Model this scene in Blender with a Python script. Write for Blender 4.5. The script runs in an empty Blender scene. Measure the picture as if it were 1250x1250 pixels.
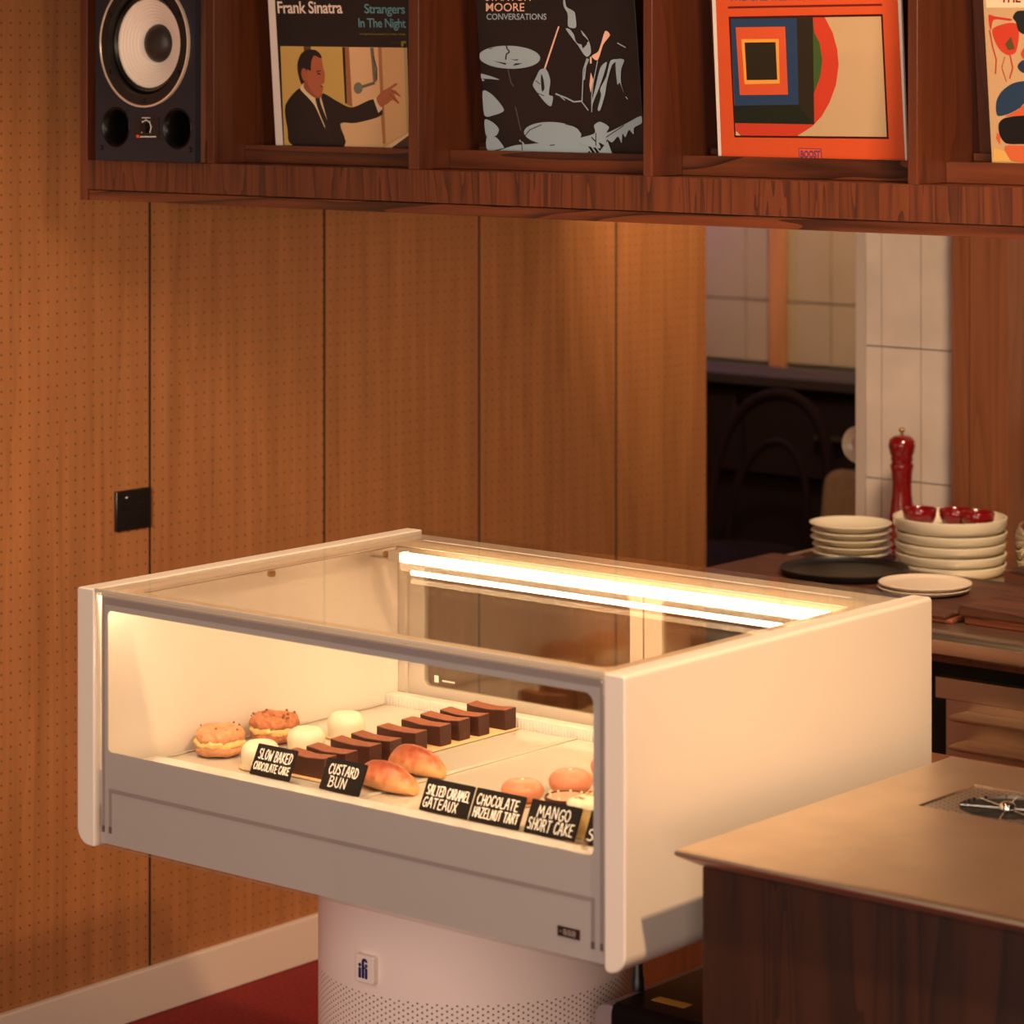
import bpy, bmesh, math, random
from mathutils import Vector, Matrix, noise
random.seed(7)
S = bpy.context.scene
COL = S.collection
PI = math.pi

# ------------------------------------------------------------------ camera, world, lights, exposure
EYE = 1.583
F_PX, YAW, HORIZON = 3654.08, 0.6921, 77.8
cam = bpy.data.cameras.new('camera')
cam.sensor_width = 36.0
cam.lens = F_PX / 1250 * 36.0
cam.shift_y = (HORIZON - 625) / 1250
cam.dof.use_dof = True
cam.dof.focus_distance = 3.95
cam.dof.aperture_fstop = 7.5
cam.clip_start = 0.05
camo = bpy.data.objects.new('camera', cam)
camo.location = (0, 0, EYE)
camo.rotation_euler = (PI / 2, 0, YAW)
COL.objects.link(camo)
S.camera = camo

w = bpy.data.worlds.new('world')
S.world = w
w.use_nodes = True
w.node_tree.nodes['Background'].inputs[0].default_value = (1.0, 0.62, 0.36, 1)
w.node_tree.nodes['Background'].inputs[1].default_value = 0.035

def area(name, loc, target, size, power, col, size_y=None, spread=PI):
    l = bpy.data.lights.new(name, 'AREA')
    l.energy = power
    l.color = col
    l.size = size
    l.spread = spread
    if size_y:
        l.shape = 'RECTANGLE'
        l.size_y = size_y
    o = bpy.data.objects.new(name, l)
    o.location = loc
    o.rotation_euler = (Vector(target) - Vector(loc)).to_track_quat('-Z', 'Y').to_euler()
    COL.objects.link(o)
    return o

def spot(name, loc, target, power, col, angle, blend, radius):
    l = bpy.data.lights.new(name, 'SPOT')
    l.energy = power
    l.color = col
    l.spot_size = math.radians(angle)
    l.spot_blend = blend
    l.shadow_soft_size = radius
    o = bpy.data.objects.new(name, l)
    o.location = loc
    o.rotation_euler = (Vector(target) - Vector(loc)).to_track_quat('-Z', 'Y').to_euler()
    COL.objects.link(o)
    return o

spot('pendant_light', (-0.42, 1.98, 2.80), (-1.70, 2.75, 0.80), 300, (1.0, 0.60, 0.31), 47, 0.8, 0.05)
spot('ceiling_downlight', (-2.5, 2.25, 3.20), (-2.40, 2.72, 0.95), 190, (1.0, 0.66, 0.40), 40, 0.8, 0.08)
area('room_light', (-1.2, -0.9, 2.9), (-2.6, 2.8, 0.9), 1.5, 32, (1.0, 0.76, 0.60))
area('front_fill', (-1.2, -1.8, 1.25), (-2.4, 2.6, 0.8), 1.8, 44, (1.0, 0.85, 0.77))  # unseen low fill behind the camera, added to brighten pedestal and baseboard
area('side_light', (0.9, -1.0, 1.40), (-1.9, 2.7, 0.8), 1.4, 52, (1.0, 0.76, 0.57))
spot('wall_fill', (-2.3, 0.6, 1.45), (-3.65, 2.55, 0.95), 500, (1.0, 0.68, 0.42), 36, 1.0, 0.20)  # unseen spot added to brighten the left end of the panelled wall
area('shelf_fill', (-0.9, 2.15, 2.05), (-2.1, 3.25, 1.55), 0.35, 4, (1.0, 0.68, 0.44), spread=math.radians(70))  # unseen fill added to lift the dark divider sides
spot('kitchen_spot', (-3.05, 4.50, 1.85), (-3.65, 4.98, 1.22), 44, (1.0, 0.66, 0.36), 58, 1.0, 0.05)
area('kitchen_light', (-1.75, 3.55, 2.35), (-2.60, 4.5, 0.85), 0.4, 11, (1.0, 0.70, 0.46), spread=math.radians(85))
area('dining_light', (-3.7, 5.6, 2.3), (-4.3, 6.5, 1.2), 0.4, 8, (1.0, 0.72, 0.46), spread=math.radians(80))
area('violet_light', (-5.0, 6.2, 1.5), (-4.70, 6.5, 1.15), 0.12, 2.6, (0.50, 0.25, 1.0))
S.view_settings.view_transform = 'Standard'
S.view_settings.look = 'None'
S.view_settings.gamma = 1
S.view_settings.use_curve_mapping = False
S.view_settings.exposure = 0.0

# ------------------------------------------------------------------ geometry of the view (ray through a photo point onto a plane of the room)
RGT = Vector((math.cos(YAW), math.sin(YAW), 0))
FWD = Vector((-math.sin(YAW), math.cos(YAW), 0))
def ray(px, py):
    return RGT * ((px - 625) / F_PX) + FWD + Vector((0, 0, -(py - HORIZON) / F_PX))
def on_plane(px, py, p0, n):
    d = ray(px, py)
    o = Vector((0, 0, EYE))
    return o + d * ((p0 - o).dot(n) / d.dot(n))

# ------------------------------------------------------------------ materials
def lin(c):
    return tuple(((v / 255) / 12.92 if v / 255 <= 0.04045 else ((v / 255 + 0.055) / 1.055) ** 2.4) for v in c) + (1,)

def mat(name, rgb, rough=0.5, metal=0.0, spec=0.5, var=0.0, scale=30, bump=0.0, sss=0.0, coat=0.0, aniso=0.0):
    m = bpy.data.materials.new(name)
    m.use_nodes = True
    nt = m.node_tree
    b = nt.nodes['Principled BSDF']
    c = lin(rgb)
    b.inputs['Base Color'].default_value = c
    b.inputs['Roughness'].default_value = rough
    b.inputs['Metallic'].default_value = metal
    b.inputs['Specular IOR Level'].default_value = spec
    b.inputs['Coat Weight'].default_value = coat
    if aniso:
        b.inputs['Anisotropic'].default_value = aniso
    if sss:
        b.inputs['Subsurface Weight'].default_value = sss
        b.inputs['Subsurface Radius'].default_value = (0.02, 0.012, 0.007)
        b.inputs['Subsurface Scale'].default_value = 0.3
    if var or bump:
        tc = nt.nodes.new('ShaderNodeTexCoord')
        n = nt.nodes.new('ShaderNodeTexNoise')
        n.inputs['Scale'].default_value = scale
        n.inputs['Detail'].default_value = 6
        nt.links.new(tc.outputs['Object'], n.inputs['Vector'])
        if var:
            r = nt.nodes.new('ShaderNodeValToRGB')
            r.color_ramp.elements[0].position = 0.3
            r.color_ramp.elements[1].position = 0.7
            r.color_ramp.elements[0].color = tuple(v * (1 - var) for v in c[:3]) + (1,)
            r.color_ramp.elements[1].color = tuple(min(1, v * (1 + var)) for v in c[:3]) + (1,)
            nt.links.new(n.outputs['Fac'], r.inputs['Fac'])
            nt.links.new(r.outputs['Color'], b.inputs['Base Color'])
        if bump:
            bp = nt.nodes.new('ShaderNodeBump')
            bp.inputs['Strength'].default_value = bump
            bp.inputs['Distance'].default_value = 0.003
            nt.links.new(n.outputs['Fac'], bp.inputs['Height'])
            nt.links.new(bp.outputs['Normal'], b.inputs['Normal'])
    return m

def math_node(nt, op, a, b=None):
    n = nt.nodes.new('ShaderNodeMath')
    n.operation = op
    for i, v in enumerate((a, b)):
        if v is None:
            continue
        if isinstance(v, (int, float)):
            n.inputs[i].default_value = v
        else:
            nt.links.new(v, n.inputs[i])
    return n.outputs[0]

def wood(name, dark, light, axis='Z', fine=60, wide=9, rough=0.45, contrast=1.0, coat=0.0, distort=2.0, stripes=0.5):
    """grain running along the named axis"""
    m = bpy.data.materials.new(name)
    m.use_nodes = True
    nt = m.node_tree
    b = nt.nodes['Principled BSDF']
    b.inputs['Roughness'].default_value = rough
    b.inputs['Coat Weight'].default_value = coat
    tc = nt.nodes.new('ShaderNodeTexCoord')
    mp = nt.nodes.new('ShaderNodeMapping')
    sc = [1.0, 1.0, 1.0]
    sc['XYZ'.index(axis)] = 0.06
    mp.inputs['Scale'].default_value = sc
    nt.links.new(tc.outputs['Object'], mp.inputs['Vector'])
    n1 = nt.nodes.new('ShaderNodeTexNoise')
    n1.inputs['Scale'].default_value = wide
    n1.inputs['Detail'].default_value = 3
    n1.inputs['Distortion'].default_value = distort * 0.3
    n2 = nt.nodes.new('ShaderNodeTexNoise')
    n2.inputs['Scale'].default_value = fine * 3
    n2.inputs['Detail'].default_value = 4
    wv = nt.nodes.new('ShaderNodeTexNoise')
    wv.inputs['Scale'].default_value = fine
    wv.inputs['Detail'].default_value = 1
    for n in (n1, n2, wv):
        nt.links.new(mp.outputs['Vector'], n.inputs['Vector'])
    rings = math_node(nt, 'FRACT', math_node(nt, 'MULTIPLY', n1.outputs['Fac'], 14.0))
    rings = math_node(nt, 'POWER', rings, 2.5)
    f = math_node(nt, 'ADD', math_node(nt, 'MULTIPLY', rings, stripes), math_node(nt, 'MULTIPLY', wv.outputs['Fac'], 0.5))
    f = math_node(nt, 'ADD', f, math_node(nt, 'MULTIPLY', n2.outputs['Fac'], 0.45))
    r = nt.nodes.new('ShaderNodeValToRGB')
    mid = 0.45 + stripes * 0.25
    r.color_ramp.elements[0].position = max(0, mid - 0.35 / contrast)
    r.color_ramp.elements[1].position = min(1, mid + 0.35 / contrast)
    r.color_ramp.elements[0].color = lin(light)
    r.color_ramp.elements[1].color = lin(dark)
    nt.links.new(f, r.inputs['Fac'])
    nt.links.new(r.outputs['Color'], b.inputs['Base Color'])
    return m

def glass(name, tint=(1, 1, 1), rough=0.0, ior=1.5):
    """thin pane: mirror reflection by Fresnel, the rest passes straight through"""
    m = bpy.data.materials.new(name)
    m.use_nodes = True
    nt = m.node_tree
    nt.nodes.clear()
    out = nt.nodes.new('ShaderNodeOutputMaterial')
    tr = nt.nodes.new('ShaderNodeBsdfTransparent')
    tr.inputs[0].default_value = tint + (1,)
    gl = nt.nodes.new('ShaderNodeBsdfGlossy')
    gl.inputs['Roughness'].default_value = rough
    fr = nt.nodes.new('ShaderNodeFresnel')
    ge = nt.nodes.new('ShaderNodeNewGeometry')
    mr = nt.nodes.new('ShaderNodeMapRange')      # both faces of the pane reflect alike
    mr.inputs['To Min'].default_value = ior
    mr.inputs['To Max'].default_value = 1.0 / ior
    nt.links.new(ge.outputs['Backfacing'], mr.inputs['Value'])
    nt.links.new(mr.outputs[0], fr.inputs[0])
    mx = nt.nodes.new('ShaderNodeMixShader')
    nt.links.new(fr.outputs[0], mx.inputs[0])
    nt.links.new(tr.outputs[0], mx.inputs[1])
    nt.links.new(gl.outputs[0], mx.inputs[2])
    nt.links.new(mx.outputs[0], out.inputs[0])
    return m

def emit(name, rgb, strength):
    m = bpy.data.materials.new(name)
    m.use_nodes = True
    nt = m.node_tree
    nt.nodes.clear()
    out = nt.nodes.new('ShaderNodeOutputMaterial')
    e = nt.nodes.new('ShaderNodeEmission')
    e.inputs[0].default_value = rgb + (1,)
    e.inputs[1].default_value = strength
    nt.links.new(e.outputs[0], out.inputs[0])
    return m

def dots(m, u_expr, v_expr, pitch, radius, hexa=False, vmax=None, dark=(0.03, 0.02, 0.012), sharp=0.25):
    """drill small dark holes into the colour of an existing material; u/v: functions(nt, xyz sockets) -> socket"""
    nt = m.node_tree
    b = nt.nodes['Principled BSDF']
    tc = nt.nodes.new('ShaderNodeTexCoord')
    sp = nt.nodes.new('ShaderNodeSeparateXYZ')
    nt.links.new(tc.outputs['Object'], sp.inputs[0])
    x, y, z = sp.outputs
    u = u_expr(nt, x, y, z)
    v = v_expr(nt, x, y, z)
    def cell(uo, vo, pu, pv):
        a = math_node(nt, 'SUBTRACT', math_node(nt, 'FRACT', math_node(nt, 'ADD', math_node(nt, 'DIVIDE', u, pu), uo)), 0.5)
        c = math_node(nt, 'SUBTRACT', math_node(nt, 'FRACT', math_node(nt, 'ADD', math_node(nt, 'DIVIDE', v, pv), vo)), 0.5)
        a = math_node(nt, 'MULTIPLY', a, pu)
        c = math_node(nt, 'MULTIPLY', c, pv)
        d = math_node(nt, 'ADD', math_node(nt, 'MULTIPLY', a, a), math_node(nt, 'MULTIPLY', c, c))
        d = math_node(nt, 'SQRT', d)
        mr = nt.nodes.new('ShaderNodeMapRange')
        mr.inputs['From Min'].default_value = radius * (1 - sharp)
        mr.inputs['From Max'].default_value = radius * (1 + sharp)
        mr.inputs['To Min'].default_value = 1
        mr.inputs['To Max'].default_value = 0
        nt.links.new(d, mr.inputs['Value'])
        return mr.outputs[0]
    if hexa:
        f = math_node(nt, 'MAXIMUM', cell(0, 0, pitch * 1.732, pitch), cell(0.5, 0.5, pitch * 1.732, pitch))
    else:
        f = cell(0, 0, pitch, pitch)
    if vmax is not None:
        f = math_node(nt, 'MULTIPLY', f, math_node(nt, 'LESS_THAN', v, vmax))
    mix = nt.nodes.new('ShaderNodeMix')
    mix.data_type = 'RGBA'
    nt.links.new(f, mix.inputs['Factor'])
    old = b.inputs['Base Color'].links
    if old:
        nt.links.new(old[0].from_socket, mix.inputs['A'])
    else:
        mix.inputs['A'].default_value = b.inputs['Base Color'].default_value
    mix.inputs['B'].default_value = dark + (1,)
    nt.links.new(mix.outputs['Result'], b.inputs['Base Color'])
    return m

M = {}
M['case_white'] = mat('case_white', (226, 218, 208), 0.35)
M['liner_white'] = mat('liner_white', (226, 222, 214), 0.3)
M['lip_white'] = mat('lip_white', (232, 228, 220), 0.05, spec=0.7)
M['frit'] = mat('frit_grey', (198, 192, 190), 0.35)
M['frit_line'] = mat('frit_line', (168, 156, 154), 0.4)
M['frit_dark'] = mat('frit_dark', (112, 98, 96), 0.4)
M['top_frit'] = mat('top_frit', (242, 232, 216), 0.3)
nt = M['top_frit'].node_tree
tl = nt.nodes.new('ShaderNodeBsdfTranslucent'); tl.inputs[0].default_value = lin((246, 236, 220))
mx = nt.nodes.new('ShaderNodeMixShader'); mx.inputs[0].default_value = 0.5
nt.links.new(nt.nodes['Principled BSDF'].outputs[0], mx.inputs[1]); nt.links.new(tl.outputs[0], mx.inputs[2])
nt.links.new(mx.outputs[0], nt.nodes['Material Output'].inputs[0])
M['display_black'] = mat('display_black', (60, 46, 44), 0.2)
M['segment_grey'] = mat('segment_grey', (206, 194, 186), 0.5)
M['glass'] = glass('clear_glass', (0.97, 0.97, 0.96))
M['top_glass'] = glass('top_glass', (0.98, 0.98, 0.97), 0.0, 1.22)
M['door_glass'] = glass('door_glass', (0.82, 0.80, 0.72), 0.07, 2.1)
M['led'] = emit('led_light', (1.0, 0.63, 0.32), 27)
M['led_front'] = emit('led_light_front', (1.0, 0.68, 0.40), 34)
M['door_frame'] = mat('door_frame', (196, 186, 172), 0.35)
M['tray'] = mat('tray_acrylic', (196, 191, 178), 0.08, spec=0.6)
M['brass'] = mat('brass_fixing', (190, 150, 96), 0.25, 1.0)
M['pedestal'] = mat('pedestal_white', (240, 224, 216), 0.4)
M['ifi_blue'] = mat('badge_blue', (22, 24, 92), 0.4)
M['badge'] = mat('badge_white', (236, 224, 214), 0.3)
M['steel'] = mat('brushed_steel', (234, 214, 188), 0.36, 1.0, var=0.06, scale=14, aniso=0.3)
M['handle_steel'] = mat('handle_steel', (216, 194, 166), 0.34, 1.0)
M['bench_steel'] = mat('bench_steel', (206, 188, 166), 0.34, 1.0, var=0.05, scale=10)
M['steel_dark'] = mat('dark_steel', (120, 110, 100), 0.35, 1.0)
M['chrome'] = mat('chrome', (220, 214, 204), 0.08, 1.0)
M['black'] = mat('black_plastic', (16, 14, 14), 0.4)
M['black_gloss'] = mat('black_gloss', (12, 11, 12), 0.32, spec=0.3)
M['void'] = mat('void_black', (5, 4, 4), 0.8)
M['shelf_wood'] = wood('shelf_wood', (58, 27, 14), (116, 60, 32), 'Z', fine=70, wide=14, rough=0.45, contrast=0.8)
M['shelf_wood_h'] = wood('shelf_wood_long', (48, 20, 9), (118, 60, 31), 'X', fine=50, wide=9, rough=0.42, contrast=1.0)
M['shelf_side'] = wood('shelf_side_wood', (66, 31, 16), (110, 56, 30), 'Z', fine=40, wide=6, rough=0.4, contrast=0.8, stripes=0.25)
M['counter_wood'] = wood('counter_wood', (34, 17, 9), (68, 35, 19), 'Z', fine=40, wide=7, rough=0.5, contrast=0.8)
M['wall_wood'] = wood('wall_veneer', (138, 88, 50), (184, 122, 74), 'Z', fine=30, wide=3, rough=0.5, contrast=0.9, stripes=0.14)
dots(M['wall_wood'], lambda nt, x, y, z: math_node(nt, 'SUBTRACT', y, 3.4575), lambda nt, x, y, z: z, 0.0195, 0.0017, dark=(0.075, 0.042, 0.016))
dots(M['pedestal'], lambda nt, x, y, z: math_node(nt, 'MULTIPLY', math_node(nt, 'ARCTAN2', y, x), 0.188),
     lambda nt, x, y, z: z, 0.0068, 0.0012, hexa=True, vmax=0.5075, dark=(0.06, 0.03, 0.022))
M['post_wood'] = wood('post_wood', (98, 54, 29), (138, 82, 47), 'Z', fine=30, wide=5, rough=0.5, contrast=0.8, stripes=0.3)
M['board_wood'] = wood('board_wood', (44, 24, 16), (104, 58, 36), 'X', fine=40, wide=9, rough=0.55)
M['groove'] = mat('groove_dark', (10, 5, 3), 0.9)
M['baseboard'] = mat('baseboard_paint', (216, 196, 180), 0.5)
M['carpet'] = mat('red_carpet', (126, 16, 10), 0.95, var=0.35, scale=140, bump=0.6)
M['switch'] = mat('switch_black', (17, 15, 15), 0.3)
M['paper_white'] = mat('sleeve_white', (232, 220, 208), 0.5)
M['cream_plate'] = mat('cream_stoneware', (226, 214, 186), 0.22, coat=0.3)
M['cream_side'] = mat('pale_stoneware', (220, 200, 176), 0.3)
M['red_gloss'] = mat('red_lacquer', (112, 10, 14), 0.15, coat=0.5)
M['slate'] = mat('slate_sign', (20, 16, 14), 0.7, spec=0.2)
M['chalk'] = mat('chalk_white', (250, 246, 238), 0.8)
M['choc'] = mat('chocolate_cut', (62, 29, 19), 0.5, var=0.15, scale=260, bump=0.3)
M['choc_top'] = mat('cocoa_dust', (136, 80, 56), 0.9, var=0.18, scale=200, bump=0.3)
M['paper'] = mat('baking_paper', (214, 176, 130), 0.7)
M['mochi'] = mat('white_mousse', (228, 218, 194), 0.45, sss=0.2)
M['pink'] = mat('caramel_glaze', (206, 134, 102), 0.42, sss=0.15)
M['choux'] = mat('choux_crust', (206, 146, 106), 0.85, var=0.22, scale=160, bump=1.0)
M['choux_dark'] = mat('choux_crust_dark', (184, 118, 80), 0.85, var=0.28, scale=160, bump=1.0)
M['custard'] = mat('custard_cream', (234, 198, 130), 0.5, var=0.12, scale=120, bump=0.5, sss=0.1)
M['cream'] = mat('whipped_cream', (250, 238, 206), 0.55, sss=0.15)
M['sponge'] = mat('mango_sponge', (246, 212, 140), 0.6, sss=0.1)
M['nut'] = mat('nut_crumb', (140, 84, 46), 0.7)
M['gold'] = mat('gold_card', (220, 184, 134), 0.4, 0.2)
M['crumb'] = mat('crumb_base', (120, 70, 40), 0.9, var=0.3, scale=300, bump=0.8)
M['tile'] = mat('marble_tile', (198, 185, 172), 0.25, var=0.16, scale=6)
M['far_tile'] = mat('far_tile', (154, 132, 104), 0.22, var=0.08, scale=5)
M['grout'] = mat('grout', (104, 94, 80), 0.8)
M['darkroom'] = mat('dark_room_wood', (28, 12, 11), 0.8, spec=0.2)
M['darkrail'] = mat('dark_rail_wood', (40, 24, 18), 0.7)
M['cushion'] = mat('beige_cushion', (142, 106, 74), 0.9, var=0.1, scale=60)
M['grey_body'] = mat('grey_enamel', (146, 134, 136), 0.4)
M['gold_label'] = mat('gold_label', (226, 172, 64), 0.6)
M['amber'] = mat('amber_glass', (150, 88, 34), 0.2)
M['blue'] = mat('blue_glaze', (26, 22, 90), 0.2)
M['walnut'] = wood('walnut_cabinet', (70, 40, 28), (122, 80, 60), 'Z', fine=50, wide=8, rough=0.5)
M['baffle'] = mat('blue_black_baffle', (26, 28, 40), 0.55, var=0.1, scale=400)
M['rubber'] = mat('black_rubber', (18, 14, 12), 0.35)
M['cone'] = mat('cream_cone', (248, 234, 218), 0.6)
M['dustcap'] = mat('dust_cap', (44, 36, 30), 0.45)

# ------------------------------------------------------------------ mesh helpers
def new():
    return bmesh.new()

def abs_loc(o):
    v = Vector((0, 0, 0))
    while o:
        v += o.location
        o = o.parent
    return v

def obj(name, bm, mats, parent=None, origin=None, smooth=None, bevel=0.0, seg=2, kind=None, sub=0):
    """link a bmesh (built in room coordinates) as one object; its origin is the parent's base or its own base"""
    if not isinstance(mats, (list, tuple)):
        mats = [mats]
    bmesh.ops.recalc_face_normals(bm, faces=bm.faces[:])
    if parent is not None:
        off = abs_loc(parent)
        loc = Vector((0, 0, 0))
    else:
        if origin is None:
            xs = [v.co.x for v in bm.verts]; ys = [v.co.y for v in bm.verts]; zs = [v.co.z for v in bm.verts]
            origin = ((min(xs) + max(xs)) / 2, (min(ys) + max(ys)) / 2, min(zs))
        off = Vector(origin)
        loc = off
    for v in bm.verts:
        v.co -= off
    me = bpy.data.meshes.new(name)
    bm.to_mesh(me)
    bm.free()
    for m in mats:
        me.materials.append(m)
    if smooth is not None:
        me.shade_smooth()
        me.set_sharp_from_angle(angle=math.radians(smooth))
    o = bpy.data.objects.new(name, me)
    o.location = loc
    o.parent = parent
    COL.objects.link(o)
    if bevel:
        md = o.modifiers.new('bevel', 'BEVEL')
        md.width = bevel
        md.segments = seg
        md.limit_method = 'ANGLE'
        md.angle_limit = math.radians(40)
        me.shade_smooth()
        me.set_sharp_from_angle(angle=math.radians(50))
    if sub:
        md = o.modifiers.new('subsurf', 'SUBSURF')
        md.levels = sub
        md.render_levels = sub
    if kind:
        o['kind'] = kind
    return o

def tag(o, label, cat, group=None):
    o['label'] = label
    o['category'] = cat
    if group:
        o['group'] = group
    return o

def thing(name, loc, label, cat, group=None):
    o = bpy.data.objects.new(name, None)
    o.empty_display_size = 0.05
    o.location = loc
    COL.objects.link(o)
    return tag(o, label, cat, group)

def dup(root, loc, rotz=0.0, label=None, scale=1.0):
    r = root.copy()
    COL.objects.link(r)
    r.location = loc
    r.rotation_euler = (0, 0, rotz)
    r.scale = (scale, scale, scale)
    if label:
        r['label'] = label
    for ch in list(root.children):
        c = ch.copy()
        COL.objects.link(c)
        c.parent = r
        for g in ch.children:
            d = g.copy()
            COL.objects.link(d)
            d.parent = c
    return r

def box(bm, x0, x1, y0, y1, z0, z1, mi=0):
    vs = [bm.verts.new((x, y, z)) for x in (x0, x1) for y in (y0, y1) for z in (z0, z1)]
    for f in ((0, 1, 3, 2), (4, 6, 7, 5), (0, 4, 5, 1), (2, 3, 7, 6), (0, 2, 6, 4), (1, 5, 7, 3)):
        bm.faces.new([vs[i] for i in f]).material_index = mi
    return vs

def prism(bm, pts, o, u, v, n, depth, mi=0, cap_mi=None):
    """polygon pts (a,b) in the frame o + a*u + b*v, extruded by depth along n"""
    o, u, v, n = Vector(o), Vector(u), Vector(v), Vector(n)
    A = [bm.verts.new(o + u * a + v * b) for a, b in pts]
    B = [bm.verts.new(o + u * a + v * b + n * depth) for a, b in pts]
    k = len(pts)
    bm.faces.new(A).material_index = mi if cap_mi is None else cap_mi
    bm.faces.new(B[::-1]).material_index = mi
    for i in range(k):
        bm.faces.new((A[i], B[i], B[(i + 1) % k], A[(i + 1) % k])).material_index = mi

def lathe(bm, prof, c, n=40, mi=0, axis='Z', closed=True):
    """prof: (radius, height[, material]) pairs"""
    rings = []
    for p in prof:
        r, h = p[0], p[1]
        ring = []
        if r < 1e-6:
            q = (0, 0, h)
            ring = [q]
        else:
            ring = [(r * math.cos(2 * PI * i / n), r * math.sin(2 * PI * i / n), h) for i in range(n)]
        vs = []
        for x, y, z in ring:
            if axis == 'Y':
                x, y, z = x, z, y
            elif axis == 'X':
                x, y, z = z, x, y
            vs.append(bm.verts.new((c[0] + x, c[1] + y, c[2] + z)))
        rings.append(vs)
    for k in range(len(rings) - 1):
        a, b = rings[k], rings[k + 1]
        m = prof[k + 1][2] if len(prof[k + 1]) > 2 else mi
        for i in range(n):
            j = (i + 1) % n
            if len(a) == 1 and len(b) == 1:
                continue
            if len(a) == 1:
                f = bm.faces.new((a[0], b[i], b[j]))
            elif len(b) == 1:
                f = bm.faces.new((a[i], a[j], b[0]))
            else:
                f = bm.faces.new((a[i], a[j], b[j], b[i]))
            f.material_index = m
    return rings

def tube(bm, pts, r, n=10, mi=0, cap=True):
    pts = [Vector(p) for p in pts]
    rs = r if isinstance(r, (list, tuple)) else [r] * len(pts)
    rings = []
    prev = None
    for i, p in enumerate(pts):
        t = (pts[min(i + 1, len(pts) - 1)] - pts[max(i - 1, 0)]).normalized()
        if prev is None:
            a = t.orthogonal().normalized()
        else:
            a = (prev - t * prev.dot(t)).normalized()
        prev = a
        b = t.cross(a)
        rings.append([bm.verts.new(p + (a * math.cos(2 * PI * k / n) + b * math.sin(2 * PI * k / n)) * rs[i]) for k in range(n)])
    for i in range(len(rings) - 1):
        for k in range(n):
            j = (k + 1) % n
            bm.faces.new((rings[i][k], rings[i][j], rings[i + 1][j], rings[i + 1][k])).material_index = mi
    if cap:
        bm.faces.new(rings[0][::-1]).material_index = mi
        bm.faces.new(rings[-1]).material_index = mi

def rounded_rect(x0, x1, y0, y1, r, n=6):
    """corner radius r, or four radii (bottom-left, bottom-right, top-right, top-left)"""
    R4 = r if isinstance(r, (list, tuple)) else [r] * 4
    out = []
    for (cx, cy, a0), q in zip(((x0, y0, 180), (x1, y0, 270), (x1, y1, 0), (x0, y1, 90)), R4):
        px = cx + (q if cx == x0 else -q)
        py = cy + (q if cy == y0 else -q)
        for k in range(n + 1):
            a = math.radians(a0 + 90 * k / n)
            out.append((px + q * math.cos(a), py + q * math.sin(a)))
    return out

def ring_plate(bm, outer, inner_r, o, u, v, n, depth, mi=0, seg=6):
    """rectangular plate with a rounded rectangular hole; outer=(x0,x1,y0,y1), inner_r=(x0,x1,y0,y1,r)"""
    o, u, v, n = Vector(o), Vector(u), Vector(v), Vector(n)
    inn = rounded_rect(*inner_r, seg)
    x0, x1, y0, y1 = outer
    cor = [(x0, y0), (x1, y0), (x1, y1), (x0, y1)]
    P = lambda p, d: bm.verts.new(o + u * p[0] + v * p[1] + n * d)
    I0 = [P(p, 0) for p in inn]; I1 = [P(p, depth) for p in inn]
    C0 = [P(p, 0) for p in cor]; C1 = [P(p, depth) for p in cor]
    k = len(inn)
    for i in range(k):
        j = (i + 1) % k
        c = i // (seg + 1)
        c2 = j // (seg + 1)
        for I, C in ((I0, C0), (I1, C1)):
            if c == c2:
                f = bm.faces.new((C[c], I[j], I[i]))
            else:
                f = bm.faces.new((C[c], C[c2], I[j], I[i]))
            f.material_index = mi
        bm.faces.new((I0[i], I0[j], I1[j], I1[i])).material_index = mi
    for c in range(4):
        d = (c + 1) % 4
        bm.faces.new((C0[c], C0[d], C1[d], C1[c])).material_index = mi

def lumpy(bm, amp, scale, seed=0):
    for v in bm.verts:
        nz = noise.noise_vector(v.co * scale + Vector((seed * 7.3, seed * 3.1, seed)))
        v.co += nz * amp

X, Y, Z = Vector((1, 0, 0)), Vector((0, 1, 0)), Vector((0, 0, 1))

# ------------------------------------------------------------------ the room shell
WX = -3.65            # face of the panelled wall
b = new(); box(b, -8.0, 2.5, -1.5, 8.0, -0.05, 0.0)
obj('floor', b, M['carpet'], origin=(0, 0, 0), kind='structure')
SEAMS = [1.9, 2.62, 3.035, 3.4575, 3.8814, 4.3067, 4.7287, 5.034]
b = new()
box(b, WX - 0.10, WX - 0.0006, 1.0, 5.034, 0.0, 2.7, 1)
ys = [1.0] + SEAMS
for i in range(len(ys) - 1):
    box(b, WX - 0.008, WX, ys[i] + (0.003 if i else 0), ys[i + 1] - 0.003 if i < len(ys) - 2 else ys[i + 1], 0.0, 2.7, 0)
obj('wall_left', b, [M['wall_wood'], M['groove']], origin=(WX, 0, 0), kind='structure')
b = new(); box(b, WX, WX + 0.014, 1.0, 5.034, 0.0, 0.080)
obj('baseboard_left', b, M['baseboard'], kind='structure', bevel=0.003)
# tiled wall of the room beyond the opening
b = new()
box(b, -6.2, -1.2, 6.50, 6.60, 0.0, 2.7, 1)
tw, th = 0.135, 0.30
for i in range(37):
    for j in range(7):
        x0 = -6.2 + i * tw
        z0 = 0.80 + j * th - 0.14
        if z0 + th > 2.7: continue
        box(b, x0 + 0.002, x0 + tw - 0.002, 6.494, 6.502, max(z0 + 0.002, 0.8), z0 + th - 0.002, 0)
obj('wall_back', b, [M['far_tile'], M['grout']], origin=(-4, 6.5, 0), kind='structure')
b = new(); box(b, -6.3, -6.2, 5.0, 6.6, 0, 2.7)
obj('wall_far_left', b, M['darkroom'], kind='structure')

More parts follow.
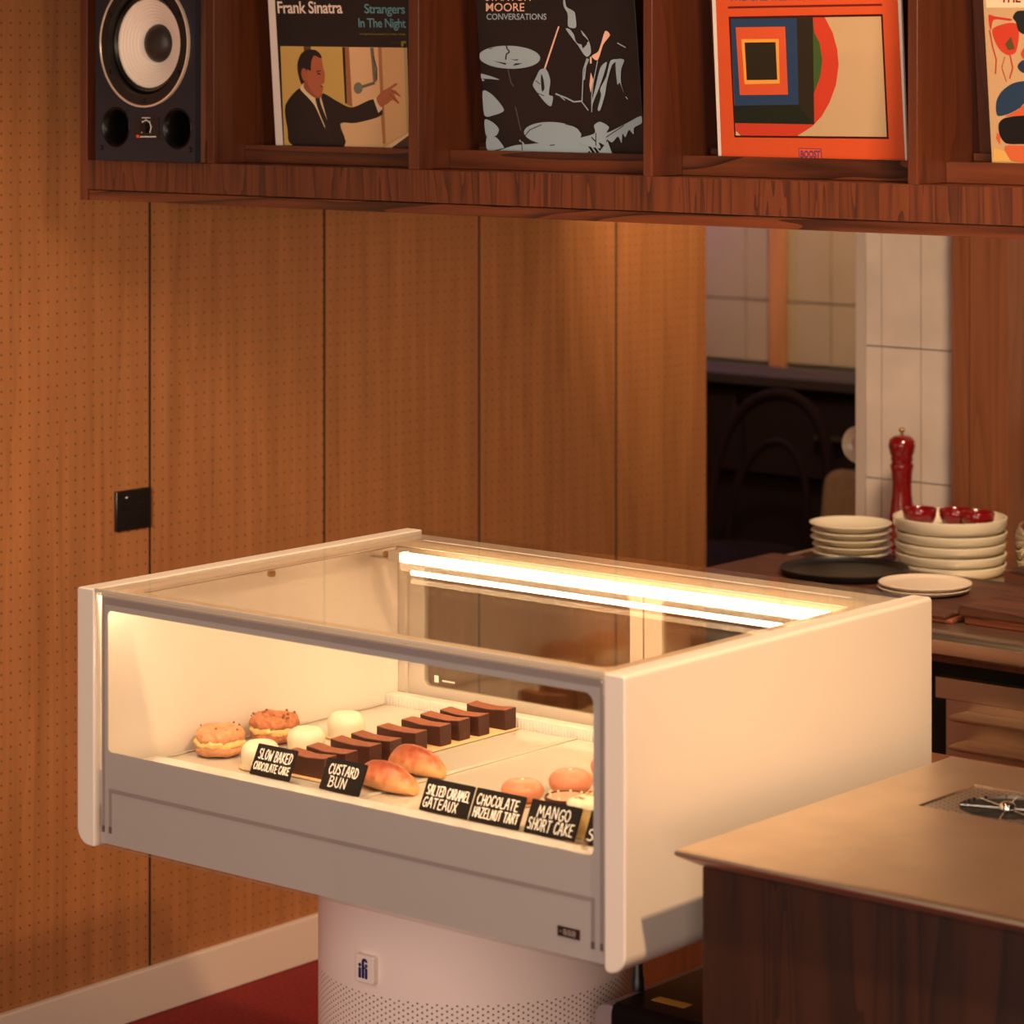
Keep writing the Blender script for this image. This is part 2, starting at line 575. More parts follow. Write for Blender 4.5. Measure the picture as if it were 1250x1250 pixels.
# ------------------------------------------------------------------ wall controller
b = new(); box(b, WX, WX + 0.007, 3.3763, 3.4519, 0.8120, 0.8785)
sw = obj('wall_controller', b, M['switch'], bevel=0.0015, origin=(WX, 3.414, 0.812))
tag(sw, 'square black touch control plate on the perforated wood wall', 'switch')
b = new()
for i in range(2):
    for j in range(4):
        yy = 3.397 + i * 0.034; zz = 0.824 + j * 0.0145
        box(b, WX + 0.007, WX + 0.0085, yy - 0.008, yy + 0.008, zz - 0.003, zz + 0.003)
obj('button', b, M['rubber'], sw)
b = new(); box(b, WX + 0.0085, WX + 0.009, 3.395, 3.399, 0.866, 0.868)
obj('indicator_light', b, M['chalk'], sw)

# ------------------------------------------------------------------ display case
XL, XR, YF, YB, ZT, ZB = -2.681, -1.905, 2.4475, 3.0444, 0.952, 0.645
case = thing('display_case', (-2.336, 2.7475, 0.0), 'white refrigerated pastry case with glass front standing on a round pedestal', 'display case')
def side_panel(xi, xo):
    s = 1 if xo > xi else -1
    t = abs(xo - xi)
    r = 0.021
    pts = [(0, ZT)]
    pts += [(t - 0.003, ZT), (t, ZT - 0.003)]
    for k in range(9):
        a = PI / 2 * k / 8
        pts.append((t - r + r * math.cos(a), ZB - 0.003 + r - r * math.sin(a)))
    if s > 0:
        for k in range(1, 5):
            a = PI / 2 * k / 4
            pts.append((0.006 - 0.006 * math.sin(a), ZB - 0.003 + 0.006 - 0.006 * math.cos(a)))
    else:
        pts.append((0, ZB - 0.003))
    bm = new()
    prism(bm, [(xi + s * a, z) for a, z in pts], (0, YF, 0), X, Z, Y, YB - YF)
    return bm
p = obj('side_panel', side_panel(XL, -2.711), M['case_white'], case, bevel=0.0025, seg=3)
p['label'] = 'left side panel'
p = obj('side_panel', side_panel(XR, -1.8775), M['case_white'], case, bevel=0.0025, seg=3)
p['label'] = 'right side panel beside the counter'
b = new()
box(b, XL + 0.0005, XR - 0.0005, YF + 0.012, YB - 0.002, ZB + 0.001, ZB + 0.018)
box(b, XL + 0.0005, XR - 0.0005, YB - 0.030, YB - 0.002, ZB + 0.018, 0.735)
obj('base_panel', b, M['case_white'], case, bevel=0.002)
b = new(); box(b, XL + 0.0005, XR - 0.0005, YF + 0.10, YB - 0.032, 0.700, 0.716)
obj('deck', b, M['liner_white'], case)
b = new()
box(b, XL + 0.0005, XR - 0.0005, YF + 0.0105, 2.5515, 0.690, 0.7345)
obj('front_ledge', b, M['lip_white'], case, bevel=0.0015)
# front glass with its printed border
b = new(); box(b, XL + 0.004, XR - 0.004, YF + 0.001, YF + 0.007, ZB + 0.001, 0.9485)
fg = obj('front_glass', b, M['glass'], case)
b = new()
ring_plate(b, (XL + 0.0045, XR - 0.0045, ZB + 0.002, 0.948), (-2.6655, -1.9255, 0.7575, 0.9268, (0.006, 0.007, 0.012, 0.006)), (0, YF + 0.0085, 0), X, Z, Y, 0.0015)
fr = obj('printed_border', b, M['frit'], fg)
b = new()
def flat(x0, x1, z0, z1, dy, mi):
    box(b, x0, x1, YF + dy, YF + dy + 0.0002, z0, z1, mi)
flat(-2.6635, -1.9235, 0.7090, 0.7138, 0.0081, 0)
flat(-2.6635, -2.6585, 0.660, 0.7090, 0.0081, 0)
flat(-2.6755, -2.6705, 0.660, 0.942, 0.0081, 0)
flat(-1.9285, -1.9235, 0.660, 0.7090, 0.0081, 0)
flat(-1.9165, -1.9120, 0.660, 0.942, 0.0081, 0)
flat(-2.6705, -1.9165, 0.934, 0.942, 0.0081, 0)
for x0, x1 in ((-2.6755, -2.6705), (-2.6635, -2.6585), (-1.9285, -1.9235), (-1.9165, -1.9120)):
    flat(x0, x1, 0.6605, 0.668, 0.0079, 1)
obj('border_lines', b, [M['frit_line'], M['frit_dark']], fg)
# temperature display
b = new(); box(b, -1.9730, -1.9430, YF + 0.0076, YF + 0.0084, 0.6660, 0.6768)
dsp = obj('temperature_display', b, M['display_black'], fg)
b = new()
def seg7(x0, z0, wd, h, on='abcdefg'):
    t = wd * 0.17
    S7 = {'a': (0, wd, h - t, h), 'g': (0, wd, h / 2 - t / 2, h / 2 + t / 2), 'd': (0, wd, 0, t), 'f': (0, t, h / 2, h),
          'e': (0, t, 0, h / 2), 'b': (wd - t, wd, h / 2, h), 'c': (wd - t, wd, 0, h / 2)}
    for k in on:
        a, c, d, e = S7[k]
        box(b, x0 + a, x0 + c, YF + 0.0072, YF + 0.0076, z0 + d, z0 + e)
seg7(-1.9700, 0.6685, 0.0030, 0.0056, 'g')
for k in range(3):
    seg7(-1.9645 + k * 0.0058, 0.6685, 0.0042, 0.0058)
tdg = obj('digits', b, M['segment_grey'], fg)
# tempered mark on the pane
b = new()
for k in range(8):
    box(b, -1.9625 + k * 0.0022, -1.9610 + k * 0.0022, YF + 0.0072, YF + 0.0075, 0.7655, 0.7675)
ring_plate(b, (-1.9405, -1.9325, 0.7625, 0.7735), (-1.9398, -1.9332, 0.7632, 0.7728, 0.0008), (0, YF + 0.0072, 0), X, Z, Y, 0.0003)
box(b, -1.9378, -1.9352, YF + 0.0072, YF + 0.0075, 0.7645, 0.7710)
obj('etched_mark', b, M['gold'], fg)
# top glass with printed border
b = new(); box(b, XL + 0.002, XR - 0.002, YF + 0.002, YB - 0.001, ZT - 0.006, ZT - 0.0005)
tg = obj('top_glass', b, M['top_glass'], case)
b = new()
ring_plate(b, (XL + 0.0025, XR - 0.0025, YF + 0.0045, YB - 0.002), (-2.6475, -1.9360, 2.4935, 2.9550, (0.004, 0.016, 0.004, 0.004)), (0, 0, ZT - 0.0072), X, Y, Z, 0.001)
obj('printed_border', b, M['top_frit'], tg)
b = new()
ring_plate(b, (-2.6482, -1.9353, 2.4928, 2.9557), (-2.6470, -1.9365, 2.4940, 2.9545, 0.004), (0, 0, ZT - 0.0082), X, Y, Z, 0.001)
obj('gasket', b, M['frit_dark'], tg)
b = new()
for k in range(140):
    x0 = -2.62 + k * 0.0048
    box(b, x0, x0 + 0.003, 2.9780, 2.9825, ZT - 0.00052, ZT - 0.0003)
obj('dot_strip', b, M['lip_white'], tg)
b = new(); box(b, XL + 0.0005, XR - 0.0005, YF + 0.0005, YF + 0.004, ZT - 0.0030, ZT + 0.0005)
obj('edge_trim', b, M['door_frame'], case)
# light tubes; the thin lower one is added to imitate a second bright band
b = new()
tube(b, [(-2.612, 2.928, 0.9365), (-1.932, 2.928, 0.9365)], 0.0068, 14)
tube(b, [(-2.600, 2.932, 0.9170), (-1.940, 2.932, 0.9170)], 0.0032, 12)
led = obj('light_tube', b, M['led'], case, smooth=50)
led['label'] = 'glowing white tube along the back top edge, thin added band of glow below'
b = new()
box(b, -2.6790, -1.907, 2.9370, 2.9460, 0.9285, 0.9305)
box(b, -2.632, -2.612, 2.920, 2.941, 0.930, 0.9440)
box(b, -1.932, -1.912, 2.920, 2.941, 0.930, 0.9440)
obj('light_holder', b, M['door_frame'], case, bevel=0.001)
b = new()
box(b, -2.672, -1.914, 2.4600, 2.4680, 0.9375, 0.9435)
obj('light_strip', b, M['led_front'], case)
b = new(); box(b, -2.676, -1.910, 2.4565, 2.4720, 0.9437, 0.9446)  # added opaque plate, keeps the strip's glow off the border above
obj('light_shield', b, M['door_frame'], case)
# brass fixings under the glass
for (x, y) in ((-2.6560, 2.945), (-2.6690, 2.740)):
    b = new()
    lathe(b, [(0, 0.0), (0.0045, 0.0), (0.0055, 0.002), (0.0055, 0.006), (0.0035, 0.008), (0, 0.008)], (x, y, 0.9300), 16, axis='Z')
    obj('glass_fixing', b, M['brass'], case, smooth=40)
# sliding doors
def door(x0, x1, y, lab):
    bm = new()
    ring_plate(bm, (x0, x1, 0.7360, 0.9280), (x0 + 0.027, x1 - 0.020, 0.7535, 0.9120, 0.007), (0, y, 0), X, Z, Y, 0.010)
    d = obj('sliding_door', bm, M['door_frame'], case)
    d['label'] = lab
    bm = new(); box(bm, x0 + 0.026, x1 - 0.019, y + 0.003, y + 0.007, 0.7525, 0.9130)
    obj('door_pane', bm, M['door_glass'], d)
    bm = new()
    box(bm, x0 + 0.044, x0 + 0.051, y + 0.0020, y + 0.0028, 0.7600, 0.7690)
    for k in range(7):
        box(bm, x0 + 0.058 + k * 0.0032, x0 + 0.060 + k * 0.0032, y + 0.0020, y + 0.0028, 0.7622, 0.7645)
    obj('etched_mark', bm, M['lip_white'], d)
door(-2.6665, -2.2735, 3.000, 'left sliding door')
door(-2.2700, -1.9065, 2.999, 'right sliding door')
b = new()
box(b, XL + 0.0005, -2.6670, 2.994, 3.016, 0.735, 0.945)
box(b, XL + 0.0005, XR - 0.0005, 2.990, 3.016, 0.928, 0.9445)
box(b, XL + 0.0005, XR - 0.0005, 2.992, 3.016, 0.716, 0.7355)
obj('door_track', b, M['door_frame'], case, bevel=0.001)
b = new()
box(b, XL + 0.001, XR - 0.001, 2.968, 2.9915, 0.716, 0.742)
for k in range(150):
    x0 = XL + 0.006 + k * 0.00513
    box(b, x0, x0 + 0.0022, 2.9668, 2.968, 0.724, 0.7395)
obj('vent_ridge', b, M['liner_white'], case)
# pedestal
PCX, PCY = -2.336, 2.7475
b = new()
lathe(b, [(0, 0), (0.188, 0), (0.188, 0.640), (0.182, 0.6455), (0, 0.6455)], (PCX, PCY, 0), 96)
ped = obj('pedestal', b, M['pedestal'], case, smooth=40)
b = new()
prism(b, rounded_rect(-0.0143, 0.0143, 0.5215, 0.5535, 0.003), (-2.3365, PCY - 0.196, 0), X, Z, Y, 0.0095)
bd = obj('badge', b, M['badge'], ped, bevel=0.0012)
b = new()
def bar(x0, x1, z0, z1):
    prism(b, rounded_rect(x0, x1, z0, z1, (x1 - x0) * 0.35, 4), (-2.3365, PCY - 0.1966, 0), X, Z, Y, 0.0008)
def dotc(x, z, r):
    prism(b, [(x + r * math.cos(2 * PI * k / 16), z + r * math.sin(2 * PI * k / 16)) for k in range(16)], (-2.3365, PCY - 0.1966, 0), X, Z, Y, 0.0008)
bar(-0.0086, -0.0048, 0.5268, 0.5392); dotc(-0.0067, 0.5419, 0.0021)
bar(-0.0036, 0.0002, 0.5268, 0.5470)
arc = [(0.0008 + 0.0044 * math.cos(a), 0.5458 + 0.0044 * math.sin(a)) for a in [math.radians(180 - 18 * k) for k in range(11)]]
arc += [(0.0008 + 0.0012 * math.cos(a), 0.5458 + 0.0012 * math.sin(a)) for a in [math.radians(18 * k) for k in range(11)]]
prism(b, arc, (-2.3365, PCY - 0.1966, 0), X, Z, Y, 0.0008)
bar(-0.0005, 0.0022, 0.5385, 0.5405)
bar(0.0014, 0.0052, 0.5268, 0.5392); dotc(0.0034, 0.5421, 0.0021)
obj('letters', b, M['ifi_blue'], bd)

# ------------------------------------------------------------------ trays in the case
TZ = 0.730
def tray(x0, x1, label):
    bm = new()
    box(bm, x0 + 0.001, x1 - 0.001, 2.5535, 2.9655, 0.7162, TZ - 0.001)
    for xa in (x0 + 0.001, x1 - 0.004):
        box(bm, xa, xa + 0.003, 2.5535, 2.9655, TZ - 0.001, TZ + 0.0012)
    o = obj('serving_tray', bm, M['tray'], bevel=0.0008)
    tag(o, label, 'tray', 'trays in the pastry case')
tray(-2.6800, -2.3550, 'pale glossy tray on the left of the pastry case, under the chocolate slices')
tray(-2.3550, -2.1300, 'pale glossy tray in the middle of the pastry case, mostly empty')
tray(-2.1300, -1.9060, 'pale glossy tray at the right end of the pastry case, under the tart')

# ------------------------------------------------------------------ chalk signs
FONT = {
 'A': [[(0, 0), (1.5, 6), (2.2, 6), (3.6, 0)], [(0.7, 2.3), (3.1, 2.4)]],
 'B': [[(0.3, 0), (0.4, 6)], [(0, 6), (2.4, 5.8), (3, 4.7), (2.2, 3.3), (0.4, 3.1)], [(2.2, 3.3), (3.4, 2.2), (3, 0.6), (1.6, 0), (0, 0.1)]],
 'C': [[(3.3, 5.0), (2.5, 6), (1.2, 5.7), (0.2, 3.8), (0.3, 1.6), (1.3, 0.1), (2.6, 0.2), (3.4, 1.2)]],
 'D': [[(0.4, 0), (0.4, 6)], [(0, 6), (1.9, 5.7), (3.3, 4.0), (3.2, 1.8), (1.9, 0.2), (0, 0)]],
 'E': [[(3.2, 6), (0.4, 5.9), (0.3, 0.1), (3.3, 0)], [(0.4, 3.1), (2.7, 3.2)]],
 'G': [[(3.2, 5.2), (2.2, 6), (0.9, 5.3), (0.1, 3.2), (0.6, 0.8), (1.8, 0), (3.1, 0.8), (3.2, 2.6), (2.0, 2.6)]],
 'H': [[(0.3, 0), (0.3, 6)], [(3.2, 0), (3.1, 6)], [(0.3, 3.1), (3.2, 3.1)]],
 'K': [[(0.3, 0), (0.4, 6)], [(3.1, 6), (0.5, 2.8), (3.5, 0)]],
 'L': [[(0.4, 6), (0.3, 0.1), (3.0, 0)]],
 'M': [[(0, 0), (0.7, 6), (2.1, 2.0), (3.6, 6), (4.3, 0)]],
 'N': [[(0.2, 0), (0.4, 6), (3.1, 0.2), (3.3, 6)]],
 'O': [[(1.7, 6), (0.3, 4.7), (0.1, 2.0), (1.3, 0.1), (2.8, 0.6), (3.5, 3.0), (2.9, 5.2), (1.7, 6)]],
 'R': [[(0.3, 0), (0.4, 6)], [(0, 6), (2.4, 5.9), (3.1, 4.6), (2.2, 3.2), (0.4, 2.9)], [(1.7, 3.0), (3.4, 0)]],
 'S': [[(3.1, 5.2), (2.1, 6), (0.7, 5.5), (0.5, 4.0), (2.4, 2.9), (3.1, 1.5), (2.0, 0.1), (0.2, 0.7)]],
 'T': [[(0, 5.9), (3.5, 6)], [(1.8, 6), (1.7, 0)]],
 'U': [[(0.2, 6), (0.3, 1.4), (1.4, 0), (2.7, 0.6), (3.2, 6)]],
 'W': [[(0, 6), (0.9, 0), (2.1, 4.0), (3.2, 0), (4.3, 6)]],
 'X': [[(0.1, 6), (3.3, 0)], [(3.2, 6), (0.1, 0)]],
 'Z': [[(0.2, 6), (3.2, 6), (0.1, 0), (3.4, 0.1)]],
}
def word_strokes(text):
    out, x = [], 0.0
    for ch in text:
        if ch == ' ':
            x += 2.4
            continue
        wd = max(px for st in FONT[ch] for px, py in st)
        dy = random.uniform(-0.25, 0.25)
        sl = random.uniform(-0.04, 0.06)
        for st in FONT[ch]:
            out.append([(x + px + sl * py, py + dy) for px, py in st])
        x += wd + 1.15
    return out, x - 1.15
SIGN_U = X
LEAN = math.radians(26)
SIGN_V = Vector((0, math.sin(LEAN), math.cos(LEAN)))
SIGN_N = Vector((0, -math.cos(LEAN), math.sin(LEAN)))
def stroke_quads(bm, pts, o, u, v, n, wd, lift):
    """a chalk line as a chain of little raised bars with round ends"""
    P2 = [Vector((a, c_)) for a, c_ in pts]
    for i in range(len(P2) - 1):
        a, c_ = P2[i], P2[i + 1]
        d = (c_ - a)
        if d.length < 1e-7: continue
        d.normalize()
        nn = Vector((-d.y, d.x)) * wd / 2
        e = d * wd * 0.25
        poly = [a - nn - e * 0.6, a - e * 1.6, a + nn - e * 0.6, c_ + nn + e * 0.6, c_ + e * 1.6, c_ - nn + e * 0.6]
        vs = [bm.verts.new(o + u * q.x + v * q.y + n * lift) for q in poly]
        bm.faces.new(vs)
def sign(x0, x1, h, lines, label, thick=0.0022, yb=2.5535, slope=0.0):
    wd = x1 - x0
    o = Vector((x0, yb, 0.7348))
    bm = new()
    prism(bm, rounded_rect(0, wd, 0, h, 0.0015, 3), o, SIGN_U, SIGN_V, -SIGN_N, thick)
    root = obj('price_sign', bm, M['slate'], origin=((x0 + x1) / 2, yb, 0.7345))
    tag(root, label, 'sign', 'black chalk signs in the pastry case')
    bm = new()
    for text, a0, a1, c0, c1 in lines:
        st, tw_ = word_strokes(text)
        for s in st:
            pts = [(wd * (a0 + (a1 - a0) * px / tw_), h * (c0 + (c1 - c0) * py / 6.0)) for px, py in s]
            stroke_quads(bm, pts, o, SIGN_U, SIGN_V, SIGN_N, 0.0013, 0.0003)
    obj('chalk_lettering', bm, M['chalk'], root)
    return root
SH = 0.0375
sign(-2.5245, -2.4600, SH, [('SLOW BAKED', 0.10, 0.93, 0.53, 0.85), ('CHOCOLATE CAKE', 0.06, 0.95, 0.18, 0.42)], 'black chalk sign reading SLOW BAKED CHOCOLATE CAKE')
sign(-2.4105, -2.3480, SH, [('CUSTARD', 0.12, 0.84, 0.52, 0.83), ('BUN', 0.20, 0.62, 0.12, 0.44)], 'black chalk sign reading CUSTARD BUN')
sign(-2.2545, -2.1840, SH, [('SALTED CARAMEL', 0.06, 0.96, 0.50, 0.80), ('GATEAUX', 0.05, 0.76, 0.12, 0.42)], 'black chalk sign reading SALTED CARAMEL GATEAUX')
sign(-2.1805, -2.1090, SH, [('CHOCOLATE', 0.07, 0.90, 0.52, 0.83), ('HAZELNUT TART', 0.06, 0.96, 0.15, 0.44)], 'black chalk sign reading CHOCOLATE HAZELNUT TART')
sign(-2.1005, -2.0300, SH, [('MANGO', 0.18, 0.82, 0.52, 0.86), ('SHORT CAKE', 0.05, 0.94, 0.12, 0.46)], 'black chalk sign reading MANGO SHORT CAKE')
sign(-2.0170, -1.9480, SH, [('SOLD', 0.06, 0.60, 0.12, 0.46)] if False else [('S', 0.05, 0.16, 0.12, 0.46)], 'black chalk sign at the right end, nearly hidden behind the frame of the front glass')

# ------------------------------------------------------------------ pastries
def choc_slice(xr, yn, i, label):
    bm = new()
    L, Wd, H = 0.066, 0.0215, 0.0265
    n = 10
    # slightly sagging top along the length
    x0 = xr - L
    topn, topf, botn, botf = [], [], [], []
    for k in range(n + 1):
        t = k / n
        sag = -0.0022 * math.sin(PI * t) + noise.noise(Vector((t * 3, i * 5.1, 0))) * 0.0010
        wob = noise.noise(Vector((t * 4, i * 2.3, 9))) * 0.0007
        x = x0 + L * t
        topn.append(bm.verts.new((x, yn + wob, TZ + H + sag)))
        topf.append(bm.verts.new((x, yn + Wd + wob, TZ + H + sag + 0.0008)))
        botn.append(bm.verts.new((x, yn, TZ + 0.0006)))
        botf.append(bm.verts.new((x, yn + Wd, TZ + 0.0006)))
    for k in range(n):
        bm.faces.new((topn[k], topn[k + 1], topf[k + 1], topf[k])).material_index = 1
        bm.faces.new((botn[k], botf[k], botf[k + 1], botn[k + 1]))
        bm.faces.new((botn[k], botn[k + 1], topn[k + 1], topn[k]))
        bm.faces.new((botf[k], topf[k], topf[k + 1], botf[k + 1]))
    bm.faces.new((botn[0], topn[0], topf[0], botf[0]))
    bm.faces.new((botn[n], botf[n], topf[n], topn[n]))
    o = obj('chocolate_slice', bm, [M['choc'], M['choc_top']], bevel=0.0012, seg=2)
    tag(o, label, 'cake', 'chocolate cake slices in a row')
CH = [(-2.4435, 2.599), (-2.4415, 2.634), (-2.4455, 2.6809), (-2.4455, 2.718), (-2.4500, 2.7701), (-2.4520, 2.8183), (-2.4540, 2.8568), (-2.4518, 2.8921), (-2.4480, 2.9405)]
ordn = ['nearest the glass, behind the gap between the two left signs', 'second from the glass', 'third from the glass', 'fourth from the glass',
        'in the middle of the row, fifth from the glass', 'fourth from the back', 'third from the back', 'second from the back', 'at the back end of the row, set apart from the others']
for i, (x, y) in enumerate(CH):
    choc_slice(x, y, i, 'brown cocoa-dusted chocolate slice ' + ordn[i])
b = new(); box(b, -2.521, -2.4420, 2.590, 2.9655, TZ + 0.0001, TZ + 0.0005)
tag(obj('baking_paper', b, M['paper']), 'strip of brown baking paper under the row of chocolate slices', 'paper')

def bun(x, y, rot, L, label):
    t = thing('custard_bun', (x, y, TZ + 0.0003), label, 'bun', 'golden custard buns')
    bm = new()
    nu, nv = 40, 24
    rings = []
    for i in range(nu + 1):
        a = PI * i / nu
        s = math.sin(a)
        xx = -L / 2 * math.cos(a)
        prof = max(s, 0.0) ** 0.72
        hw = 0.0205 * prof
        hh = 0.0340 * max(s, 0.0) ** 0.80
        ring = []
        for j in range(nv):
            q = 2 * PI * j / nv
            cy, cz = math.cos(q), math.sin(q)
            zz = hh * (0.46 + 0.54 * cz) if cz > 0 else hh * (0.46 + 0.46 * cz)
            yy = hw * cy * (1.0 - 0.28 * max(cz, 0))
            yy += 0.008 * (xx / (L / 2)) ** 2
            ring.append(bm.verts.new((x + xx, y + yy, TZ + 0.0003 + max(zz, 0))))
        rings.append(ring)
    for i in range(nu):
        for j in range(nv):
            k = (j + 1) % nv
            bm.faces.new((rings[i][j], rings[i][k], rings[i + 1][k], rings[i + 1][j]))
    bmesh.ops.remove_doubles(bm, verts=bm.verts[:], dist=1e-5)
    lumpy(bm, 0.0009, 70, x)
    obj('crust', bm, M['bun'], t, smooth=80)
    t.rotation_euler = (0, 0, rot)
# baked colour: browner the higher on the crust
m = mat('baked_bun', (214, 140, 80), 0.42)
nt = m.node_tree
tc = nt.nodes.new('ShaderNodeTexCoord'); sp = nt.nodes.new('ShaderNodeSeparateXYZ'); nz = nt.nodes.new('ShaderNodeTexNoise')
nz.inputs['Scale'].default_value = 90
nt.links.new(tc.outputs['Object'], sp.inputs[0]); nt.links.new(tc.outputs['Object'], nz.inputs['Vector'])
hgt = math_node(nt, 'ADD', math_node(nt, 'DIVIDE', sp.outputs[2], 0.034), math_node(nt, 'MULTIPLY', math_node(nt, 'SUBTRACT', nz.outputs['Fac'], 0.5), 0.7))
rp = nt.nodes.new('ShaderNodeValToRGB')
rp.color_ramp.elements[0].position = 0.25; rp.color_ramp.elements[0].color = lin((226, 166, 110))
rp.color_ramp.elements[1].position = 1.0; rp.color_ramp.elements[1].color = lin((140, 60, 36))
e = rp.color_ramp.elements.new(0.62); e.color = lin((186, 104, 66))
nt.links.new(hgt, rp.inputs[0]); nt.links.new(rp.outputs[0], nt.nodes['Principled BSDF'].inputs['Base Color'])
M['bun'] = m
bun(-2.3600, 2.6110, math.radians(-6), 0.094, 'golden crescent custard bun nearest the glass, right behind the CUSTARD BUN sign')
bun(-2.3880, 2.6950, math.radians(-8), 0.090, 'golden crescent custard bun lying behind the nearer bun, beside the chocolate slices')

def puff(x, y, crust, label, seed, chips=True):
    t = thing('cream_puff', (x, y, TZ), label, 'pastry', 'ring shaped choux pastries filled with cream')
    def torus(R, r, zc, flat_, n=48, k=18, lump=0.0022, sc=70):
        bm = new()
        rings = []
        for i in range(n):
            a = 2 * PI * i / n
            ring = []
            for j in range(k):
                q = 2 * PI * j / k
                rr = R + r * math.cos(q)
                ring.append(bm.verts.new((x + rr * math.cos(a), y + rr * math.sin(a), zc + r * flat_ * math.sin(q))))
            rings.append(ring)
        for i in range(n):
            for j in range(k):
                i2, j2 = (i + 1) % n, (j + 1) % k
                bm.faces.new((rings[i][j], rings[i2][j], rings[i2][j2], rings[i][j2]))
        lumpy(bm, lump, sc, seed + zc)
        for v in bm.verts:
            v.co.z = max(v.co.z, TZ + 0.0004)
        return bm
    obj('bottom_crust', torus(0.0178, 0.0128, TZ + 0.0080, 0.66, lump=0.0026, sc=90), crust, t, smooth=80)
    obj('cream_filling', torus(0.0200, 0.0112, TZ + 0.0160, 0.60, lump=0.0040, sc=170), M['custard'], t, smooth=80)
    obj('top_crust', torus(0.0188, 0.0122, TZ + 0.0242, 0.80, lump=0.0032, sc=100), crust, t, smooth=80)
    random.seed(seed)
    for k in range(14 if chips else 5):
        bm = new()
        a = random.uniform(0, 2 * PI); rr = 0.0185 + random.uniform(-0.006, 0.012)
        zz = TZ + 0.0265 + 0.0095 * math.sqrt(max(0.05, 1 - ((rr - 0.0185) / 0.0142) ** 2))
        c = Vector((x + rr * math.cos(a), y + rr * math.sin(a), zz))
        bmesh.ops.create_icosphere(bm, subdivisions=1, radius=random.uniform(0.0012, 0.0022), matrix=Matrix.Translation(c))
        obj('almond_chip', bm, M['nut'], t, smooth=80)
puff(-2.6385, 2.6180, M['choux'], 'pale ring choux pastry nearest the front left corner of the case', 3, False)
puff(-2.6380, 2.7130, M['choux_dark'], 'browner ring choux pastry with dark chips, behind the pale one', 5)

def dome(x, y, R, H, material, label, name, grp, base=None, dimple=0.0025, rim=0.2, oblate=False):
    t = thing(name, (x, y, TZ), label, 'cake', grp)
    bm = new()
    prof = [(0, 0.0012), (R * 0.90, 0.0012)]
    for k in range(15):
        a = PI / 2 * k / 14
        sx = math.cos(a) ** (0.80)
        sz = math.sin(a) ** (0.80)
        prof.append((R * (0.90 + 0.10 * math.sin(min(1, a * 1.6) * PI / 2)) * (sx if k else 1), H * (rim + (1 - rim) * sz) - dimple * math.exp(-((1 - math.sin(a)) * 9) ** 2)))
    if oblate:
        prof = [(0, 0.0012)]
        for k in range(21):
            a = -1.0 + (PI / 2 + 1.0) * k / 20
            prof.append((R * max(math.cos(a), 0) ** 0.78, 0.0012 + (H - 0.0012) * (math.sin(a) + math.sin(1.0)) / (1 + math.sin(1.0)) - dimple * math.exp(-((1 - math.sin(a)) * 9) ** 2)))
    prof[-1] = (0, H - dimple)
    lathe(bm, prof, (x, y, TZ), 40)
    obj('mousse', bm, material, t, smooth=80)
    if base:
        bm = new(); lathe(bm, [(0, 0), (R * 1.04, 0), (R * 1.04, 0.001), (0, 0.001)], (x, y, TZ + 0.0002), 32)
        obj('cake_card', bm, base, t, smooth=40)
    bm = new()
    bmesh.ops.create_icosphere(bm, subdivisions=2, radius=0.0022, matrix=Matrix.Translation((x, y, TZ + H - dimple)) @ Matrix.Diagonal((1, 1, 0.45, 1)))
    obj('garnish', bm, M['cream'], t, smooth=80)
    return t
G1 = 'smooth white mousse domes'
dome(-2.5530, 2.6020, 0.0255, 0.0345, M['mochi'], 'white mousse dome nearest the glass, left of the SLOW BAKED sign', 'mousse_dome', G1, M['gold'])
dome(-2.5650, 2.6950, 0.0255, 0.0330, M['mochi'], 'white mousse dome peeking out above the SLOW BAKED sign', 'mousse_dome', G1, M['gold'])
dome(-2.5860, 2.7900, 0.0260, 0.0330, M['mochi'], 'white mousse dome farthest from the glass, left of the chocolate slices', 'mousse_dome', G1, M['gold'])
G2 = 'peach coloured glazed domes'
dome(-2.1990, 2.6720, 0.0250, 0.0270, M['pink'], 'peach glazed dome just behind the CHOCOLATE HAZELNUT TART sign', 'glazed_dome', G2, M['gold'], dimple=0.001, oblate=True)
dome(-2.1800, 2.7370, 0.0255, 0.0295, M['pink'], 'peach glazed dome with dark crumb at its foot, behind the tart', 'glazed_dome', G2, M['gold'], dimple=0.001, oblate=True)
dome(-2.1900, 2.8280, 0.0250, 0.0290, M['pink'], 'peach glazed dome at the far right, mostly hidden by the frame of the front glass', 'glazed_dome', G2, M['gold'], dimple=0.001, oblate=True)
# hazelnut tart
t = thing('hazelnut_tart', (-2.1160, 2.6520, TZ), 'small round chocolate tart with a glossy top behind the MANGO SHORT CAKE sign', 'tart')
b = new(); lathe(b, [(0, 0.0003), (0.0225, 0.0003), (0.0265, 0.0205), (0.0262, 0.0235), (0.0245, 0.0235), (0.0240, 0.0207), (0, 0.0207)], (-2.1160, 2.6520, TZ), 40)
obj('tart_shell', b, M['choc'], t, smooth=35)
b = new(); lathe(b, [(0.0238, 0.0211), (0.0235, 0.0225), (0.0, 0.0231)], (-2.1160, 2.6520, TZ), 40)
obj('glaze', b, M['pink'], t, smooth=60)
b = new()
for k in range(9):
    a = 2 * PI * k / 9
    bmesh.ops.create_icosphere(b, subdivisions=1, radius=0.0016, matrix=Matrix.Translation((-2.1160 + 0.021 * math.cos(a), 2.6520 + 0.021 * math.sin(a), TZ + 0.0240)))
obj('sugar_pearls', b, M['cream'], t, smooth=80)
